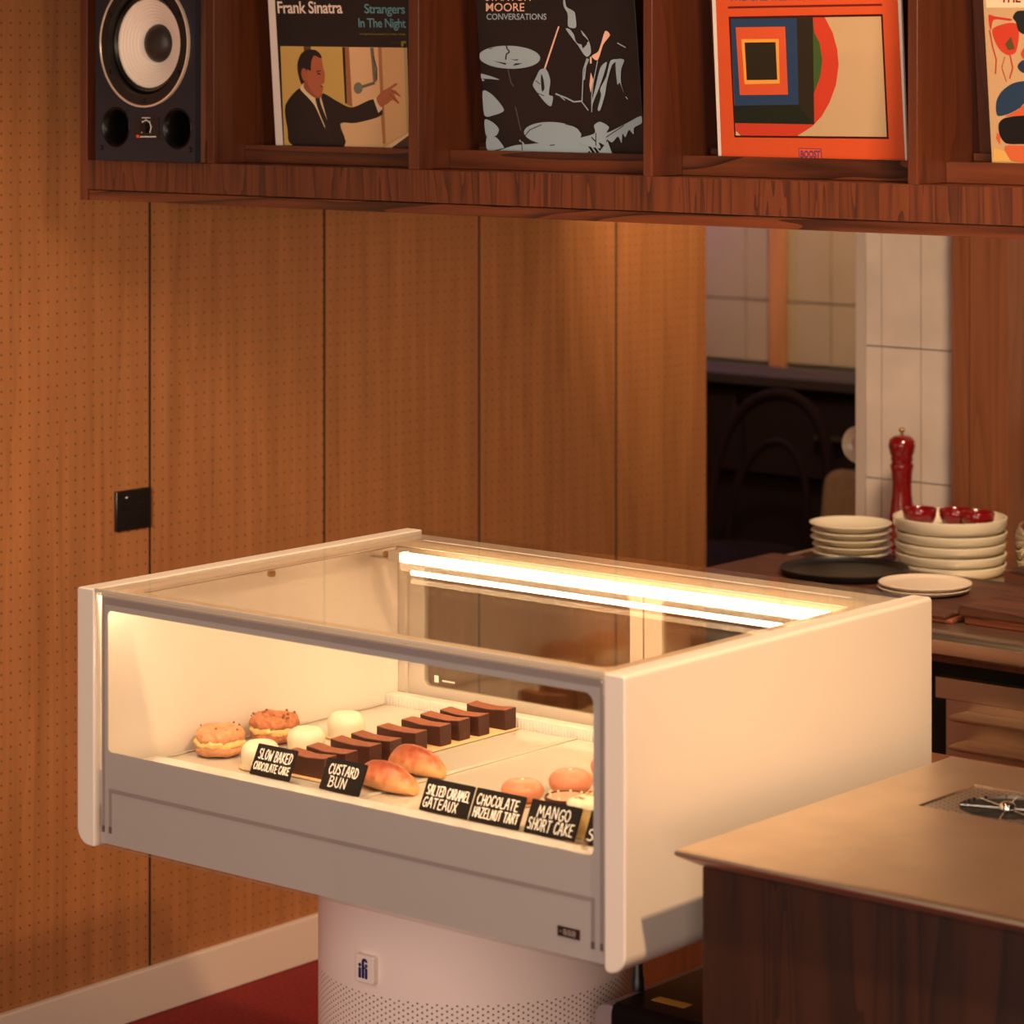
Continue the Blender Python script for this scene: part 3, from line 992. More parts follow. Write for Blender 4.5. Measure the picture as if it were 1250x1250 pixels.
# crumble at the foot of the second dome
b = new()
for k in range(26):
    a = random.uniform(-1.0, 0.2); r = 0.0265 + random.uniform(0, 0.003)
    bmesh.ops.create_icosphere(b, subdivisions=1, radius=random.uniform(0.0012, 0.0026), matrix=Matrix.Translation((-2.1800 + r * math.cos(a), 2.7370 + r * math.sin(a), TZ + 0.0022 + random.uniform(0, 0.003))))
o = obj('cake_crumbs', b, M['crumb'], smooth=80, kind='stuff')
tag(o, 'dark crumble scattered at the foot of a peach glazed dome', 'crumbs')
# mango short cakes
def shortcake(x, y, label):
    t = thing('mango_shortcake', (x, y, TZ), label, 'cake', 'round mango short cakes')
    bm = new(); lathe(bm, [(0, 0.0004), (0.0225, 0.0004), (0.0228, 0.010, 0), (0.0232, 0.0102), (0.0232, 0.0150), (0.0226, 0.0152), (0.0226, 0.030), (0, 0.030)], (x, y, TZ), 36)
    obj('sponge', bm, M['sponge'], t, smooth=35)
    bm = new(); lathe(bm, [(0, 0.030), (0.0225, 0.030), (0.0235, 0.033), (0.021, 0.038), (0.012, 0.0415), (0.010, 0.040), (0, 0.043)], (x, y, TZ), 36)
    lumpy(bm, 0.0022, 110, x)
    obj('whipped_cream', bm, M['cream'], t, smooth=80)
    bm = new()
    for k in range(7):
        a = random.uniform(0, 2 * PI); r = random.uniform(0.004, 0.016)
        box(bm, x + r * math.cos(a) - 0.002, x + r * math.cos(a) + 0.002, y + r * math.sin(a) - 0.002, y + r * math.sin(a) + 0.002, TZ + 0.038, TZ + 0.0425)
    obj('mango_cubes', bm, M['gold'], t)
shortcake(-2.0510, 2.6060, 'round mango short cake with whipped cream, behind the right edge of the MANGO sign')

# ------------------------------------------------------------------ wooden record shelf above
SHF = 1.4345
shelf = thing('record_shelf', (-2.4, 3.25, 1.372), 'long dark oak display shelf with upright dividers hanging above the pastry case', 'shelf')
SX1 = -1.25
b = new(); box(b, -3.4650, SX1, 3.150, 3.172, 1.3885, SHF)
obj('front_board', b, M['shelf_wood'], shelf, bevel=0.0008)
b = new(); box(b, -3.4650, SX1, 3.153, 3.400, 1.3725, 1.3875)
obj('bottom_strip', b, M['shelf_wood_h'], shelf, bevel=0.0008)
b = new(); box(b, -3.4650, SX1, 3.1725, 3.400, 1.3885, SHF - 0.0005)
obj('bottom_board', b, M['shelf_wood_h'], shelf)
b = new(); box(b, -3.4814, -3.4652, 3.1495, 3.400, 1.3720, 1.80)
obj('side_board', b, M['shelf_side'], shelf, bevel=0.0008)
b = new(); box(b, -3.4814, SX1, 3.150, 3.400, 1.8002, 1.822)
obj('top_board', b, M['shelf_wood_h'], shelf)
DIV = [(-3.2030, -3.1880), (-2.8005, -2.7811), (-2.3864, -2.3715), (-1.9779, -1.9637), (-1.560, -1.546)]
for x0, x1 in DIV:
    b = new(); box(b, x0, x1, 3.150, 3.385, SHF, 1.80)
    obj('divider', b, M['shelf_side'], shelf, bevel=0.0008)
BL = math.tan(math.radians(5.2))
bays = [(-3.1880, -2.8005), (-2.7811, -2.3864), (-2.3715, -1.9779), (-1.9637, -1.560)]
for x0, x1 in bays:
    b = new(); box(b, x0 + 0.0005, x1 - 0.0005, 3.2160, 3.2280, SHF, 1.4610)
    obj('ledge', b, M['shelf_wood_h'], shelf, bevel=0.0006)
    b = new()
    prism(b, [(3.300, SHF), (3.312, SHF), (3.312 - BL * 0.36, SHF + 0.36), (3.300 - BL * 0.36, SHF + 0.36)], (x0 + 0.0005, 0, 0), Y, Z, X, x1 - x0 - 0.001)
    obj('back_board', b, M['shelf_side'], shelf)
    b = new(); box(b, x0 + 0.004, x1 - 0.004, 3.276, 3.298, SHF + 0.0003, 1.4700)
    obj('rear_batten', b, M['shelf_wood_h'], shelf)
b = new(); box(b, -3.4650, -3.2030, 3.370, 3.385, SHF, 1.80)
obj('back_board', b, M['shelf_side'], shelf)

# ------------------------------------------------------------------ loudspeaker
def drilled(bm, holes):
    """the bmesh with round holes (x, z, radius, y0, y1) cut through it"""
    def tmp(b_):
        me = bpy.data.meshes.new('tmp'); bmesh.ops.recalc_face_normals(b_, faces=b_.faces[:]); b_.to_mesh(me); b_.free()
        o = bpy.data.objects.new('tmp', me); COL.objects.link(o)
        return o
    base = tmp(bm)
    cut = []
    for x, z, r, ya, yb in holes:
        h = bmesh.new(); lathe(h, [(0, ya), (r, ya), (r, yb), (0, yb)], (x, 0, z), 64, axis='Y')
        c_ = tmp(h); cut.append(c_)
        md = base.modifiers.new('cut', 'BOOLEAN'); md.operation = 'DIFFERENCE'; md.object = c_; md.solver = 'EXACT'
    me = bpy.data.meshes.new_from_object(base.evaluated_get(bpy.context.evaluated_depsgraph_get()))
    out = bmesh.new(); out.from_mesh(me)
    for o in [base] + cut:
        bpy.data.objects.remove(o)
    bpy.data.meshes.remove(me)
    return out
SPY = 3.128
spk = thing('bookshelf_speaker', (-3.33, 3.24, SHF), 'blue-black studio loudspeaker with a cream cone at the left end of the shelf', 'speaker')
sx0 = on_plane(116, 100, Vector((0, SPY, 0)), Y).x
sx1 = -3.2045
SZ1 = SHF + 0.36
wl = on_plane(124, 60, Vector((0, SPY, 0)), Y); wr = on_plane(232.5, 60, Vector((0, SPY, 0)), Y)
WR = (wr.x - wl.x) / 2
wcx = (wl.x + wr.x) / 2
wcz = on_plane(178, 131.2, Vector((0, SPY, 0)), Y).z + WR
wc = (wcx, SPY, wcz)
R0 = 0.0300
PORTS = [on_plane(141.5, 155, Vector((0, SPY, 0)), Y), on_plane(216.5, 157, Vector((0, SPY, 0)), Y)]
holes = [(wcx, wcz, WR * 0.80, SPY - 0.01, SPY + 0.07)] + [(c.x, c.z, R0 * 0.985, SPY - 0.01, SPY + 0.08) for c in PORTS]
b = new(); box(b, sx0, sx1, SPY + 0.012, 3.345, SHF + 0.0008, SZ1)
obj('cabinet', drilled(b, holes), M['walnut'], spk)
b = new(); box(b, sx0 + 0.001, sx1 - 0.0005, SPY, SPY + 0.0118, SHF + 0.0012, SZ1 - 0.001)
obj('baffle', drilled(b, holes), M['baffle'], spk)
def ring_y(prof, mi=0):
    bm = new()
    lathe(bm, prof, wc, 72, axis='Y')
    return bm
wf = obj('woofer_frame', ring_y([(WR * 0.985, -0.0002), (WR * 0.985, -0.004), (WR * 0.82, -0.0035), (WR * 0.79, 0.004)]), M['rubber'], spk, smooth=40)
obj('metal_ring', ring_y([(WR, -0.0003), (WR, -0.0048), (WR * 0.975, -0.0052), (WR * 0.965, -0.0036)]), mat('pale_ring', (226, 206, 186), 0.3, 0.3), wf, smooth=60)
obj('surround', ring_y([(WR * 0.792, 0.004), (WR * 0.785, 0.0070), (WR * 0.770, 0.0042), (WR * 0.745, 0.0036), (WR * 0.725, 0.0060), (WR * 0.712, 0.0085), (WR * 0.69, 0.0080)]), M['rubber'], wf, smooth=60)
prof = []
for k in range(60):
    t_ = k / 59
    r = WR * (0.70 - (0.70 - 0.26) * t_)
    yy = 0.0078 + 0.022 * t_ ** 1.1 + 0.00035 * math.sin(t_ * 2 * PI * 9) * (1 if t_ < 0.92 else 0)
    prof.append((r, yy))
obj('cone', ring_y(prof), M['cone'], wf, smooth=70)
obj('dust_cap', ring_y([(WR * 0.30, 0.0290)] + [(WR * 0.30 * math.cos(a), 0.0290 - WR * 0.17 * math.sin(a)) for a in [PI / 2 * k / 10 for k in range(1, 11)]]), M['dustcap'], wf, smooth=70)
for k in range(6):
    a = math.radians(30 + 60 * k)
    b = new()
    lathe(b, [(0, -0.0062), (0.0026, -0.0062), (0.0032, -0.0036)], (wcx + WR * 0.89 * math.cos(a), SPY, wcz + WR * 0.89 * math.sin(a)), 12, axis='Y')
    obj('screw', b, M['black'], wf, smooth=40)
for c in PORTS:
    bm = new()
    lathe(bm, [(R0 * 1.03, -0.0001), (R0 * 1.0, -0.0012), (R0 * 0.94, -0.0004), (R0 * 0.84, 0.0040), (R0 * 0.76, 0.012), (R0 * 0.72, 0.030), (R0 * 0.72, 0.060)], (c.x, SPY - 0.0002, c.z), 40, axis='Y')
    pt = obj('port', bm, M['black_gloss'], spk, smooth=60)
    bm = new()
    lathe(bm, [(R0 * 0.73, 0.0), (0, 0.0)], (c.x, SPY + 0.060, c.z), 32, axis='Y')
    obj('port_throat', bm, M['void'], pt)
for pxc, pyc in ((124.5, 180), (232.5, 183)):
    c = on_plane(pxc, pyc, Vector((0, SPY, 0)), Y)
    b = new(); lathe(b, [(0, -0.003), (0.003, -0.003), (0.004, 0)], (c.x, SPY, c.z), 14, axis='Y')
    obj('grille_socket', b, M['black'], spk, smooth=40)
PS = Vector((0, SPY - 0.0006, 0))
def spk_flat(bm, x0, x1, y0, y1, mi, lift=0.0):
    p0 = on_plane(x0, y0, PS, Y); p1 = on_plane(x1, y1, PS, Y)
    box(bm, p0.x, p1.x, SPY - 0.0008 - lift, SPY - 0.0001, p1.z, p0.z, mi)
b = new()
spk_flat(b, 164, 194, 141.5, 170, 0)
spk_flat(b, 165.5, 191, 163.2, 163.8, 1, 0.0003)
spk_flat(b, 166.8, 170.2, 164.8, 168.2, 2, 0.0003)
for k in range(9):
    spk_flat(b, 171.3 + k * 2.2, 172.9 + k * 2.2, 166.2, 167.6, 3, 0.0003)
for k in range(8):
    spk_flat(b, 173.5 + k * 1.3, 174.3 + k * 1.3, 143.3, 144.3, 3, 0.0003)
cp = obj('control_panel', b, [M['black'], M['red_gloss'], mat('orange_mark', (236, 92, 40), 0.5), M['chalk']], spk)
b = new()
kc = on_plane(178.6, 155.5, PS, Y)
pts = [(kc.x + 0.0105 * math.cos(a), SPY - 0.0012, kc.z + 0.0105 * math.sin(a)) for a in [math.radians(-40 + 260 * k / 24) for k in range(25)]]
tube(b, pts, 0.0006, 6)
for k in range(7):
    a = math.radians(-40 + 260 * k / 6)
    tube(b, [(kc.x + 0.0105 * math.cos(a), SPY - 0.0012, kc.z + 0.0105 * math.sin(a)), (kc.x + 0.0130 * math.cos(a), SPY - 0.0012, kc.z + 0.0130 * math.sin(a))], 0.0005, 6)
obj('dial_scale', b, M['chalk'], cp)
b = new(); lathe(b, [(0, -0.008), (0.0070, -0.008), (0.0085, -0.0008)], (kc.x, SPY, kc.z), 24, axis='Y')
obj('dial_knob', b, M['black_gloss'], cp, smooth=40)

# ------------------------------------------------------------------ record sleeves leaning forward on the ledge
def text_mesh(s, bold=0.0, space=1.0):
    cu = bpy.data.curves.new('lettering', 'FONT')
    cu.body = s
    cu.offset = bold
    cu.space_character = space
    cu.resolution_u = 3
    to = bpy.data.objects.new('lettering', cu)
    COL.objects.link(to)
    dg = bpy.context.evaluated_depsgraph_get()
    me = bpy.data.meshes.new_from_object(to.evaluated_get(dg))
    vs = [tuple(v.co) for v in me.vertices]
    fs = [tuple(p.vertices) for p in me.polygons]
    bpy.data.objects.remove(to)
    bpy.data.curves.remove(cu)
    bpy.data.meshes.remove(me)
    return vs, fs

ART = {}
def art_mat(rgb):
    if rgb not in ART:
        ART[rgb] = mat('ink_%d_%d_%d' % rgb, rgb, 0.42)
    return ART[rgb]

class Sleeve:
    """cardboard sleeve standing behind a ledge, tipped towards the room; its print is drawn on its front face"""
    def __init__(self, xl, xr, h, lean_deg, ox, oy, k, label, base=(232, 220, 208), yb=3.2345):
        a = math.radians(lean_deg)
        self.v = Vector((0, -math.sin(a), math.cos(a)))
        self.n = Vector((0, -math.cos(a), -math.sin(a)))
        self.o = Vector((0, yb, SHF + 0.001))
        self.k, self.ox, self.oy = k, ox, oy
        bm = new()
        prism(bm, [(xl, 0), (xr, 0), (xr, h), (xl, h)], self.o, X, self.v, -self.n, 0.0045)
        self.root = obj('record_sleeve', bm, M['paper_white'] if base == (232, 220, 208) else art_mat(base), bevel=0.0006, origin=((xl + xr) / 2, yb, SHF + 0.001))
        tag(self.root, label, 'record', 'record sleeves on the shelf')
        self.bm = new()
        self.mats = []
        self.layer = 1
        self.xl, self.xr, self.h = xl, xr, h
    def mi(self, rgb):
        m = art_mat(rgb)
        if m not in self.mats:
            self.mats.append(m)
        return self.mats.index(m)
    def pt(self, zx, zy, lift):
        p = on_plane(self.ox + zx * self.k, self.oy + zy * self.k, self.o + self.n * 0.0001, self.n)
        # keep within the card
        p.x = min(max(p.x, self.xl + 0.0002), self.xr - 0.0002)
        t_ = (p - self.o).dot(self.v)
        p += self.v * (min(max(t_, 0.0005), self.h - 0.0005) - t_)
        return p + self.n * (0.00012 * lift)
    def poly(self, pts, rgb, lift=None):
        self.layer += 0.15
        l = self.layer if lift is None else lift
        i = self.mi(rgb)
        vs = [self.bm.verts.new(self.pt(x, y, l)) for x, y in pts]
        try:
            self.bm.faces.new(vs).material_index = i
        except ValueError:
            pass
    def blob(self, pts, rgb):
        """a freehand shape: the outline runs smoothly through the points"""
        n = len(pts)
        out = []
        for i in range(n):
            p0, p1, p2, p3 = pts[i - 1], pts[i], pts[(i + 1) % n], pts[(i + 2) % n]
            for k in range(4):
                t = k / 4
                out.append(tuple(0.5 * (2 * p1[q] + (p2[q] - p0[q]) * t * 0.8 + (2 * p0[q] - 5 * p1[q] + 4 * p2[q] - p3[q]) * t * t * 0.8 + (3 * p1[q] - p0[q] - 3 * p2[q] + p3[q]) * t ** 3 * 0.8
                                 + 2 * (p2[q] - p1[q]) * t * 0.2) for q in (0, 1)))
        self.poly(out, rgb)
    def rect(self, x0, y0, x1, y1, rgb):
        self.poly([(x0, y0), (x1, y0), (x1, y1), (x0, y1)], rgb)
    def line(self, pts, wd, rgb):
        for i in range(len(pts) - 1):
            (x0, y0), (x1, y1) = pts[i], pts[i + 1]
            d = math.hypot(x1 - x0, y1 - y0) or 1
            nx, ny = -(y1 - y0) / d * wd / 2, (x1 - x0) / d * wd / 2
            self.poly([(x0 + nx, y0 + ny), (x1 + nx, y1 + ny), (x1 - nx, y1 - ny), (x0 - nx, y0 - ny)], rgb)
    def ell(self, cx, cy, rx, ry, rgb, a0=0, a1=360, rot=0, n=32):
        c, s = math.cos(math.radians(rot)), math.sin(math.radians(rot))
        pts = []
        for k in range(n + (0 if a1 - a0 >= 360 else 1)):
            a = math.radians(a0 + (a1 - a0) * k / n)
            ex, ey = rx * math.cos(a), ry * math.sin(a)
            pts.append((cx + ex * c - ey * s, cy + ex * s + ey * c))
        self.poly(pts, rgb)
    def text(self, s, x0, x1, ybase, ytop, rgb, bold=0.0, slope=0.0, shear=0.0, space=1.0):
        self.layer += 0.2
        vs, fs = text_mesh(s, bold, space)
        xs = [v[0] for v in vs]
        mn, mx = min(xs), max(xs)
        cap = 0.70
        i = self.mi(rgb)
        out = []
        for vx, vy, vz in vs:
            zx = x0 + (x1 - x0) * (vx - mn) / (mx - mn)
            zy = ybase - (ybase - ytop) * vy / cap + slope * (zx - x0)
            out.append(self.bm.verts.new(self.pt(zx + shear * (zy - ybase), zy, self.layer)))
        for f in fs:
            try:
                self.bm.faces.new([out[q] for q in f]).material_index = i
            except ValueError:
                pass
    def done(self):
        bm = self.bm
        # all faces must look at the room
        me = bpy.data.meshes.new('cover_print')
        off = self.root.location
        for f in bm.faces:
            f.normal_update()
            if f.normal.dot(self.n) < 0:
                f.normal_flip()
        for v in bm.verts:
            v.co -= off
        bm.to_mesh(me)
        bm.free()
        for m_ in self.mats:
            me.materials.append(m_)
        o = bpy.data.objects.new('cover_print', me)
        o.parent = self.root
        COL.objects.link(o)

def sx(px, py=180, y=3.2345):
    return on_plane(px, py, Vector((0, y, 0)), Y).x
INK = (22, 18, 20)
# --- first sleeve: black with a photograph of a singing man
xl = sx(337.5)
s = Sleeve(xl, sx(512), 0.28, 4.4, 320, 0, 190 / 1188, 'black record sleeve with a photo of a suited man pointing beside a microphone')
s.poly([(74, -420), (1240, -420), (1240, 1150), (164, 1150)], INK)
s.text('Frank Sinatra', 121, 615, 100, 10, (240, 218, 204), 0.016, slope=0.0, shear=0.08, space=0.95)
s.text('Strangers', 783, 1092, 100, 30, (92, 150, 158), 0.010, slope=0.01, shear=0.06, space=0.93)
s.text('In The Night', 738, 1098, 207, 138, (92, 150, 158), 0.010, slope=0.01, shear=0.06, space=0.93)
s.text('arranged and conducted by Nelson Riddle', 745, 1096, 265, 250, (128, 128, 40), 0.0, slope=0.01, space=0.9)
s.text('r', 1062, 1102, 350, 300, (128, 128, 50), 0.06, slope=0.0)
s.text('reprise', 980, 1050, 330, 318, (70, 68, 40), 0.0)
# photo: studio backdrop
s.poly([(140, 352), (1108, 364), (1128, 1130), (170, 1108)], (206, 168, 92))
s.poly([(318, 354), (372, 355), (375, 420), (320, 420)], (92, 64, 40))
s.poly([(612, 360), (632, 360), (650, 790), (634, 790)], (40, 24, 18))
s.poly([(632, 360), (664, 361), (690, 815), (652, 800)], (160, 100, 62))
s.poly([(664, 361), (886, 363), (905, 780), (690, 815)], (226, 180, 132))
s.poly([(886, 363), (912, 363), (945, 1095), (918, 1100)], (178, 118, 74))
s.poly([(912, 363), (1082, 364), (1105, 1010), (945, 1095)], (220, 172, 118))
s.poly([(1082, 364), (1108, 364), (1122, 1010), (1105, 1010)], (182, 160, 112))
s.poly([(600, 945), (905, 850), (925, 1125), (628, 1118)], (224, 180, 130))
s.poly([(935, 1126), (1122, 1012), (1124, 1030), (990, 1128)], (232, 196, 150))
s.poly([(990, 1128), (1124, 1030), (1126, 1130)], (66, 48, 36))
# microphone on its boom
s.line([(838, 364), (845, 420), (852, 500), (862, 625)], 26, (110, 100, 86))
s.line([(850, 430), (875, 520), (876, 612)], 10, (70, 58, 46))
s.line([(862, 632), (760, 664)], 22, (104, 96, 80))
s.ell(735, 672, 34, 44, (112, 114, 96))
# suited man
s.blob([(300, 665), (410, 745), (470, 712), (580, 775), (690, 820), (860, 755), (920, 875), (720, 938), (598, 945), (628, 1118), (240, 1112), (195, 980), (180, 800)], (24, 18, 20))
s.blob([(296, 662), (345, 640), (440, 735), (480, 960), (478, 970), (400, 800), (300, 690)], (232, 206, 160))
s.poly([(440, 735), (452, 740), (512, 965), (490, 975)], (222, 194, 150))
s.blob([(408, 742), (440, 738), (452, 800), (520, 970), (545, 1080), (535, 1100), (480, 960), (425, 820)], (34, 24, 24))
s.blob([(345, 600), (440, 640), (460, 735), (400, 745), (320, 670)], (150, 84, 56))
s.blob([(372, 420), (450, 440), (468, 520), (480, 560), (476, 632), (455, 645), (468, 668), (458, 720), (430, 740), (380, 700), (345, 620), (340, 500)], (178, 98, 66))
s.blob([(300, 640), (276, 560), (272, 480), (300, 410), (350, 378), (410, 382), (445, 410), (456, 446), (400, 424), (378, 470), (372, 540), (346, 530), (340, 600), (322, 630)], (26, 18, 18))
s.ell(325, 570, 23, 50, (170, 92, 60), rot=-8)
s.line([(422, 560), (448, 566)], 12, (56, 28, 22))
s.line([(415, 546), (450, 540)], 8, (40, 20, 18))
s.line([(448, 655), (466, 662)], 9, (90, 34, 28))
s.poly([(852, 755), (872, 742), (922, 830), (890, 862)], (230, 200, 158))
s.blob([(875, 748), (930, 690), (975, 665), (1010, 640), (1032, 636), (1030, 650), (990, 680), (1020, 690), (1058, 730), (1052, 738), (1010, 712), (1025, 750), (1048, 780), (1040, 792), (1000, 762), (960, 790), (905, 815)], (176, 100, 66))
s.line([(985, 690), (1040, 722)], 4, (110, 56, 38))
s.line([(975, 715), (1030, 775)], 4, (110, 56, 38))
s.done()
# --- second sleeve: black with grey line work of a drummer
GR = (158, 178, 188)
PK = (240, 190, 168)
s = Sleeve(sx(595.5, 184), sx(789, 187), 0.28, 6.5, 575, 0, 0.18, 'black record sleeve with grey drawing of a drummer, cymbal and drums', base=(24, 20, 22))
s.text('STANTON', 98, 405, 5, -52, PK, 0.004, slope=0.0)
s.text('MOORE', 102, 362, 76, 20, PK, 0.004)
s.text('CONVERSATIONS', 106, 512, 133, 92, GR, 0.010)
s.ell(262, 388, 208, 78, GR, rot=2)
s.line([(236, 290), (245, 330), (262, 352), (240, 368), (236, 405)], 9, INK)
s.poly([(150, 412), (240, 428), (235, 440)], INK); s.poly([(265, 404), (322, 402), (318, 410)], INK)
s.poly([(285, 445), (300, 430), (350, 428), (320, 440)], INK); s.poly([(120, 330), (160, 322), (130, 334)], INK)
s.line([(252, 470), (272, 560), (290, 585)], 6, (84, 92, 88)); s.line([(302, 725), (340, 885)], 6, (84, 92, 88))
s.blob([(68, 500), (130, 515), (195, 540), (130, 535), (70, 530)], GR)
s.poly([(72, 530), (96, 545), (78, 550)], GR)
s.blob([(80, 620), (130, 630), (190, 690), (225, 750), (160, 780), (92, 782)], GR)
s.blob([(94, 812), (150, 830), (190, 875), (170, 920), (106, 924)], GR)
s.blob([(108, 930), (170, 930), (220, 990), (215, 1005), (114, 1020)], GR)
s.ell(555, 905, 195, 78, GR, rot=3)
s.blob([(190, 1020), (300, 985), (420, 975), (700, 945), (790, 1036), (190, 1022)], GR)
s.line([(360, 930), (400, 880), (480, 845)], 6, INK); s.line([(535, 985), (570, 982)], 6, INK); s.line([(640, 842), (720, 860), (745, 900)], 4, INK)
s.line([(330, 950), (360, 975), (330, 1015)], 10, GR); s.line([(340, 930), (350, 1020)], 5, INK)
# drum stick, hand and sleeve
s.poly([(592, 178), (602, 180), (500, 490), (484, 500)], PK)
s.blob([(470, 472), (512, 470), (540, 545), (530, 640), (558, 655), (545, 720), (500, 690), (432, 600), (422, 570), (445, 520)], GR)
s.blob([(478, 500), (494, 540), (500, 600), (484, 620), (476, 560)], INK); s.line([(440, 545), (470, 570)], 5, INK); s.line([(450, 630), (500, 650)], 5, INK)
s.line([(575, 635), (650, 665), (700, 690), (755, 685)], 10, GR); s.line([(610, 655), (640, 680)], 6, GR)
# face in profile, collar, tie and jacket
s.blob([(628, 0), (640, 0), (650, 45), (690, 70), (708, 90), (716, 180), (690, 190), (660, 175), (658, 95), (632, 45)], GR)
s.blob([(645, 195), (672, 198), (700, 235), (716, 285), (750, 300), (800, 280), (760, 235), (750, 205), (790, 255), (812, 310), (815, 360), (790, 385), (765, 365), (730, 310), (690, 260)], GR)
s.poly([(740, 262), (780, 250), (790, 300), (760, 330)], INK)
s.blob([(912, 210), (945, 238), (900, 300), (862, 408), (820, 380), (862, 352), (880, 310)], PK)
s.line([(815, 384), (815, 430)], 12, PK); s.poly([(815, 490), (832, 540), (815, 630), (805, 580)], PK)
s.line([(790, 395), (765, 470), (755, 690), (798, 748)], 7, GR); s.line([(800, 400), (780, 450), (770, 540)], 10, GR)
s.line([(862, 412), (832, 560), (822, 650), (822, 760)], 6, GR)
s.blob([(880, 460), (925, 420), (905, 500), (870, 600), (830, 700), (822, 762), (820, 700), (845, 600)], GR)
s.blob([(950, 410), (1010, 405), (960, 440), (925, 560), (912, 640), (880, 745), (862, 740), (885, 650), (880, 600), (920, 520)], GR)
s.blob([(985, 412), (1042, 405), (1022, 470), (1020, 560), (1040, 632), (1012, 560), (995, 570)], GR)
s.line([(995, 290), (1052, 322)], 7, GR); s.line([(1052, 655), (1066, 672)], 7, GR)
# right hand and cuff
s.blob([(715, 945), (840, 905), (838, 850), (880, 825), (940, 860), (925, 900), (1040, 845), (1155, 785), (1160, 835), (1110, 865), (1105, 910), (1075, 880), (1050, 930), (1030, 905), (1025, 970), (1000, 925), (960, 965), (925, 945), (915, 985), (870, 965), (880, 1005), (780, 985)], GR)
s.line([(820, 930), (850, 960)], 8, INK); s.line([(850, 900), (850, 1035)], 6, INK); s.line([(920, 930), (1040, 850)], 6, INK)
s.poly([(930, 955), (960, 1038), (870, 1034)], GR)
for k in range(4):
    s.line([(760 + k * 28, 985), (790 + k * 30, 1034)], 8, GR)
s.done()
# --- third sleeve: orange with a framed print of squares and arcs
OR = (216, 86, 42)
s = Sleeve(sx(877.5, 191), sx(1108, 196), 0.30, 4.0, 860, 0, 0.208, 'orange record sleeve with a framed print of nested squares beside a red arc')
s.poly([(55, -300), (1120, -300), (1178, 945), (100, 916)], OR)
s.text('THE GREATEST OF THE BIG BANDS', 142, 1020, 6, -40, (92, 88, 92), 0.02, slope=-0.012)
s.line([(138, 44), (1042, 28)], 13, (112, 26, 20))
s.poly([(142, 98), (1046, 82), (1082, 816), (176, 806)], (64, 14, 14))
s.poly([(154, 110), (1036, 96), (1070, 803), (184, 794)], (202, 170, 128))
# arcs
def arc_pts(cx, cy, rx, ry, a0, a1, n=26):
    return [(cx + rx * math.cos(math.radians(a0 + (a1 - a0) * k / n)), cy + ry * math.sin(math.radians(a0 + (a1 - a0) * k / n))) for k in range(n + 1)]
s.poly([(154, 110), (706, 101), (752, 190), (780, 290), (788, 380), (772, 500), (735, 600), (690, 680), (635, 740), (545, 798), (210, 795), (184, 770)], (204, 64, 40))
s.poly([(184, 790), (188, 770), (212, 795), (184, 794)], (206, 188, 150))
s.poly([(636, 102), (645, 190), (676, 250), (692, 350), (680, 450), (640, 555), (560, 555), (560, 102)], (62, 92, 40))
s.poly([(154, 110), (636, 102), (645, 730), (182, 722)], (42, 36, 24))
s.poly([(172, 620), (545, 612), (640, 728), (180, 720)], (24, 34, 22))
s.poly([(154, 110), (542, 106), (553, 614), (178, 620)], (38, 64, 98))
s.poly([(184, 160), (474, 156), (491, 555), (208, 558)], (216, 88, 48))
s.poly([(217, 230), (436, 228), (442, 490), (236, 494)], (240, 166, 70))
s.poly([(236, 250), (418, 247), (428, 468), (249, 470)], (40, 34, 20))
s.poly([(552, 868), (686, 872), (690, 930), (556, 926)], (120, 60, 84))
s.poly([(557, 873), (681, 877), (685, 932), (561, 930)], (226, 92, 56))
s.text('BOOST', 565, 680, 924, 884, (110, 60, 96), 0.045, slope=0.01)
s.done()
# --- fourth sleeve, cut by the frame: abstract paint splashes
s = Sleeve(sx(1212, 196), sx(1212, 196) + 0.29, 0.30, 6.0, 1150, 0, 0.192, 'pale record sleeve with red, blue and black paint blotches, rightmost on the shelf', base=(196, 160, 118))
s.poly([(262, -200), (1700, -200), (1700, 50), (282, 48)], (238, 206, 170))
s.text('THE', 372, 500, 14, -36, (110, 26, 24), 0.035)
s.blob([(296, 95), (340, 105), (440, 120), (430, 132), (330, 125), (312, 190), (300, 160)], (190, 54, 36))
s.blob([(320, 185), (400, 150), (470, 150), (490, 220), (470, 330), (420, 350), (370, 320), (335, 260)], (196, 62, 40))
s.poly([(400, 280), (440, 230), (462, 310), (420, 320)], (92, 74, 30))
s.line([(302, 190), (320, 290), (345, 380), (340, 470)], 9, (180, 60, 40)); s.line([(430, 340), (450, 430), (430, 500)], 10, (186, 70, 44))
s.line([(400, 360), (380, 430), (410, 520)], 6, (180, 70, 44))
s.blob([(450, 110), (480, 70), (560, 80), (620, 200), (560, 230), (490, 200), (470, 140)], (28, 34, 34))
s.blob([(480, 420), (520, 380), (620, 380), (620, 480), (510, 460)], (34, 52, 78))
s.blob([(500, 340), (560, 260), (620, 260), (620, 400), (540, 390)], (196, 70, 44))
s.blob([(352, 734), (345, 650), (380, 580), (450, 530), (540, 515), (700, 540), (700, 640), (540, 650), (490, 690), (420, 725)], (36, 60, 86))
s.blob([(400, 740), (480, 700), (540, 650), (620, 640), (620, 735), (460, 738)], (206, 92, 54))
s.blob([(360, 790), (400, 750), (520, 735), (760, 740), (760, 910), (520, 915), (410, 912), (368, 860)], (22, 20, 18))
s.poly([(350, 840), (372, 870), (370, 920), (345, 880)], (206, 92, 54))
s.blob([(400, 930), (520, 925), (760, 925), (760, 1030), (450, 1025)], (206, 100, 58))
s.poly([(330, 940), (400, 960), (440, 1028), (326, 1026)], (216, 172, 92))
s.done()

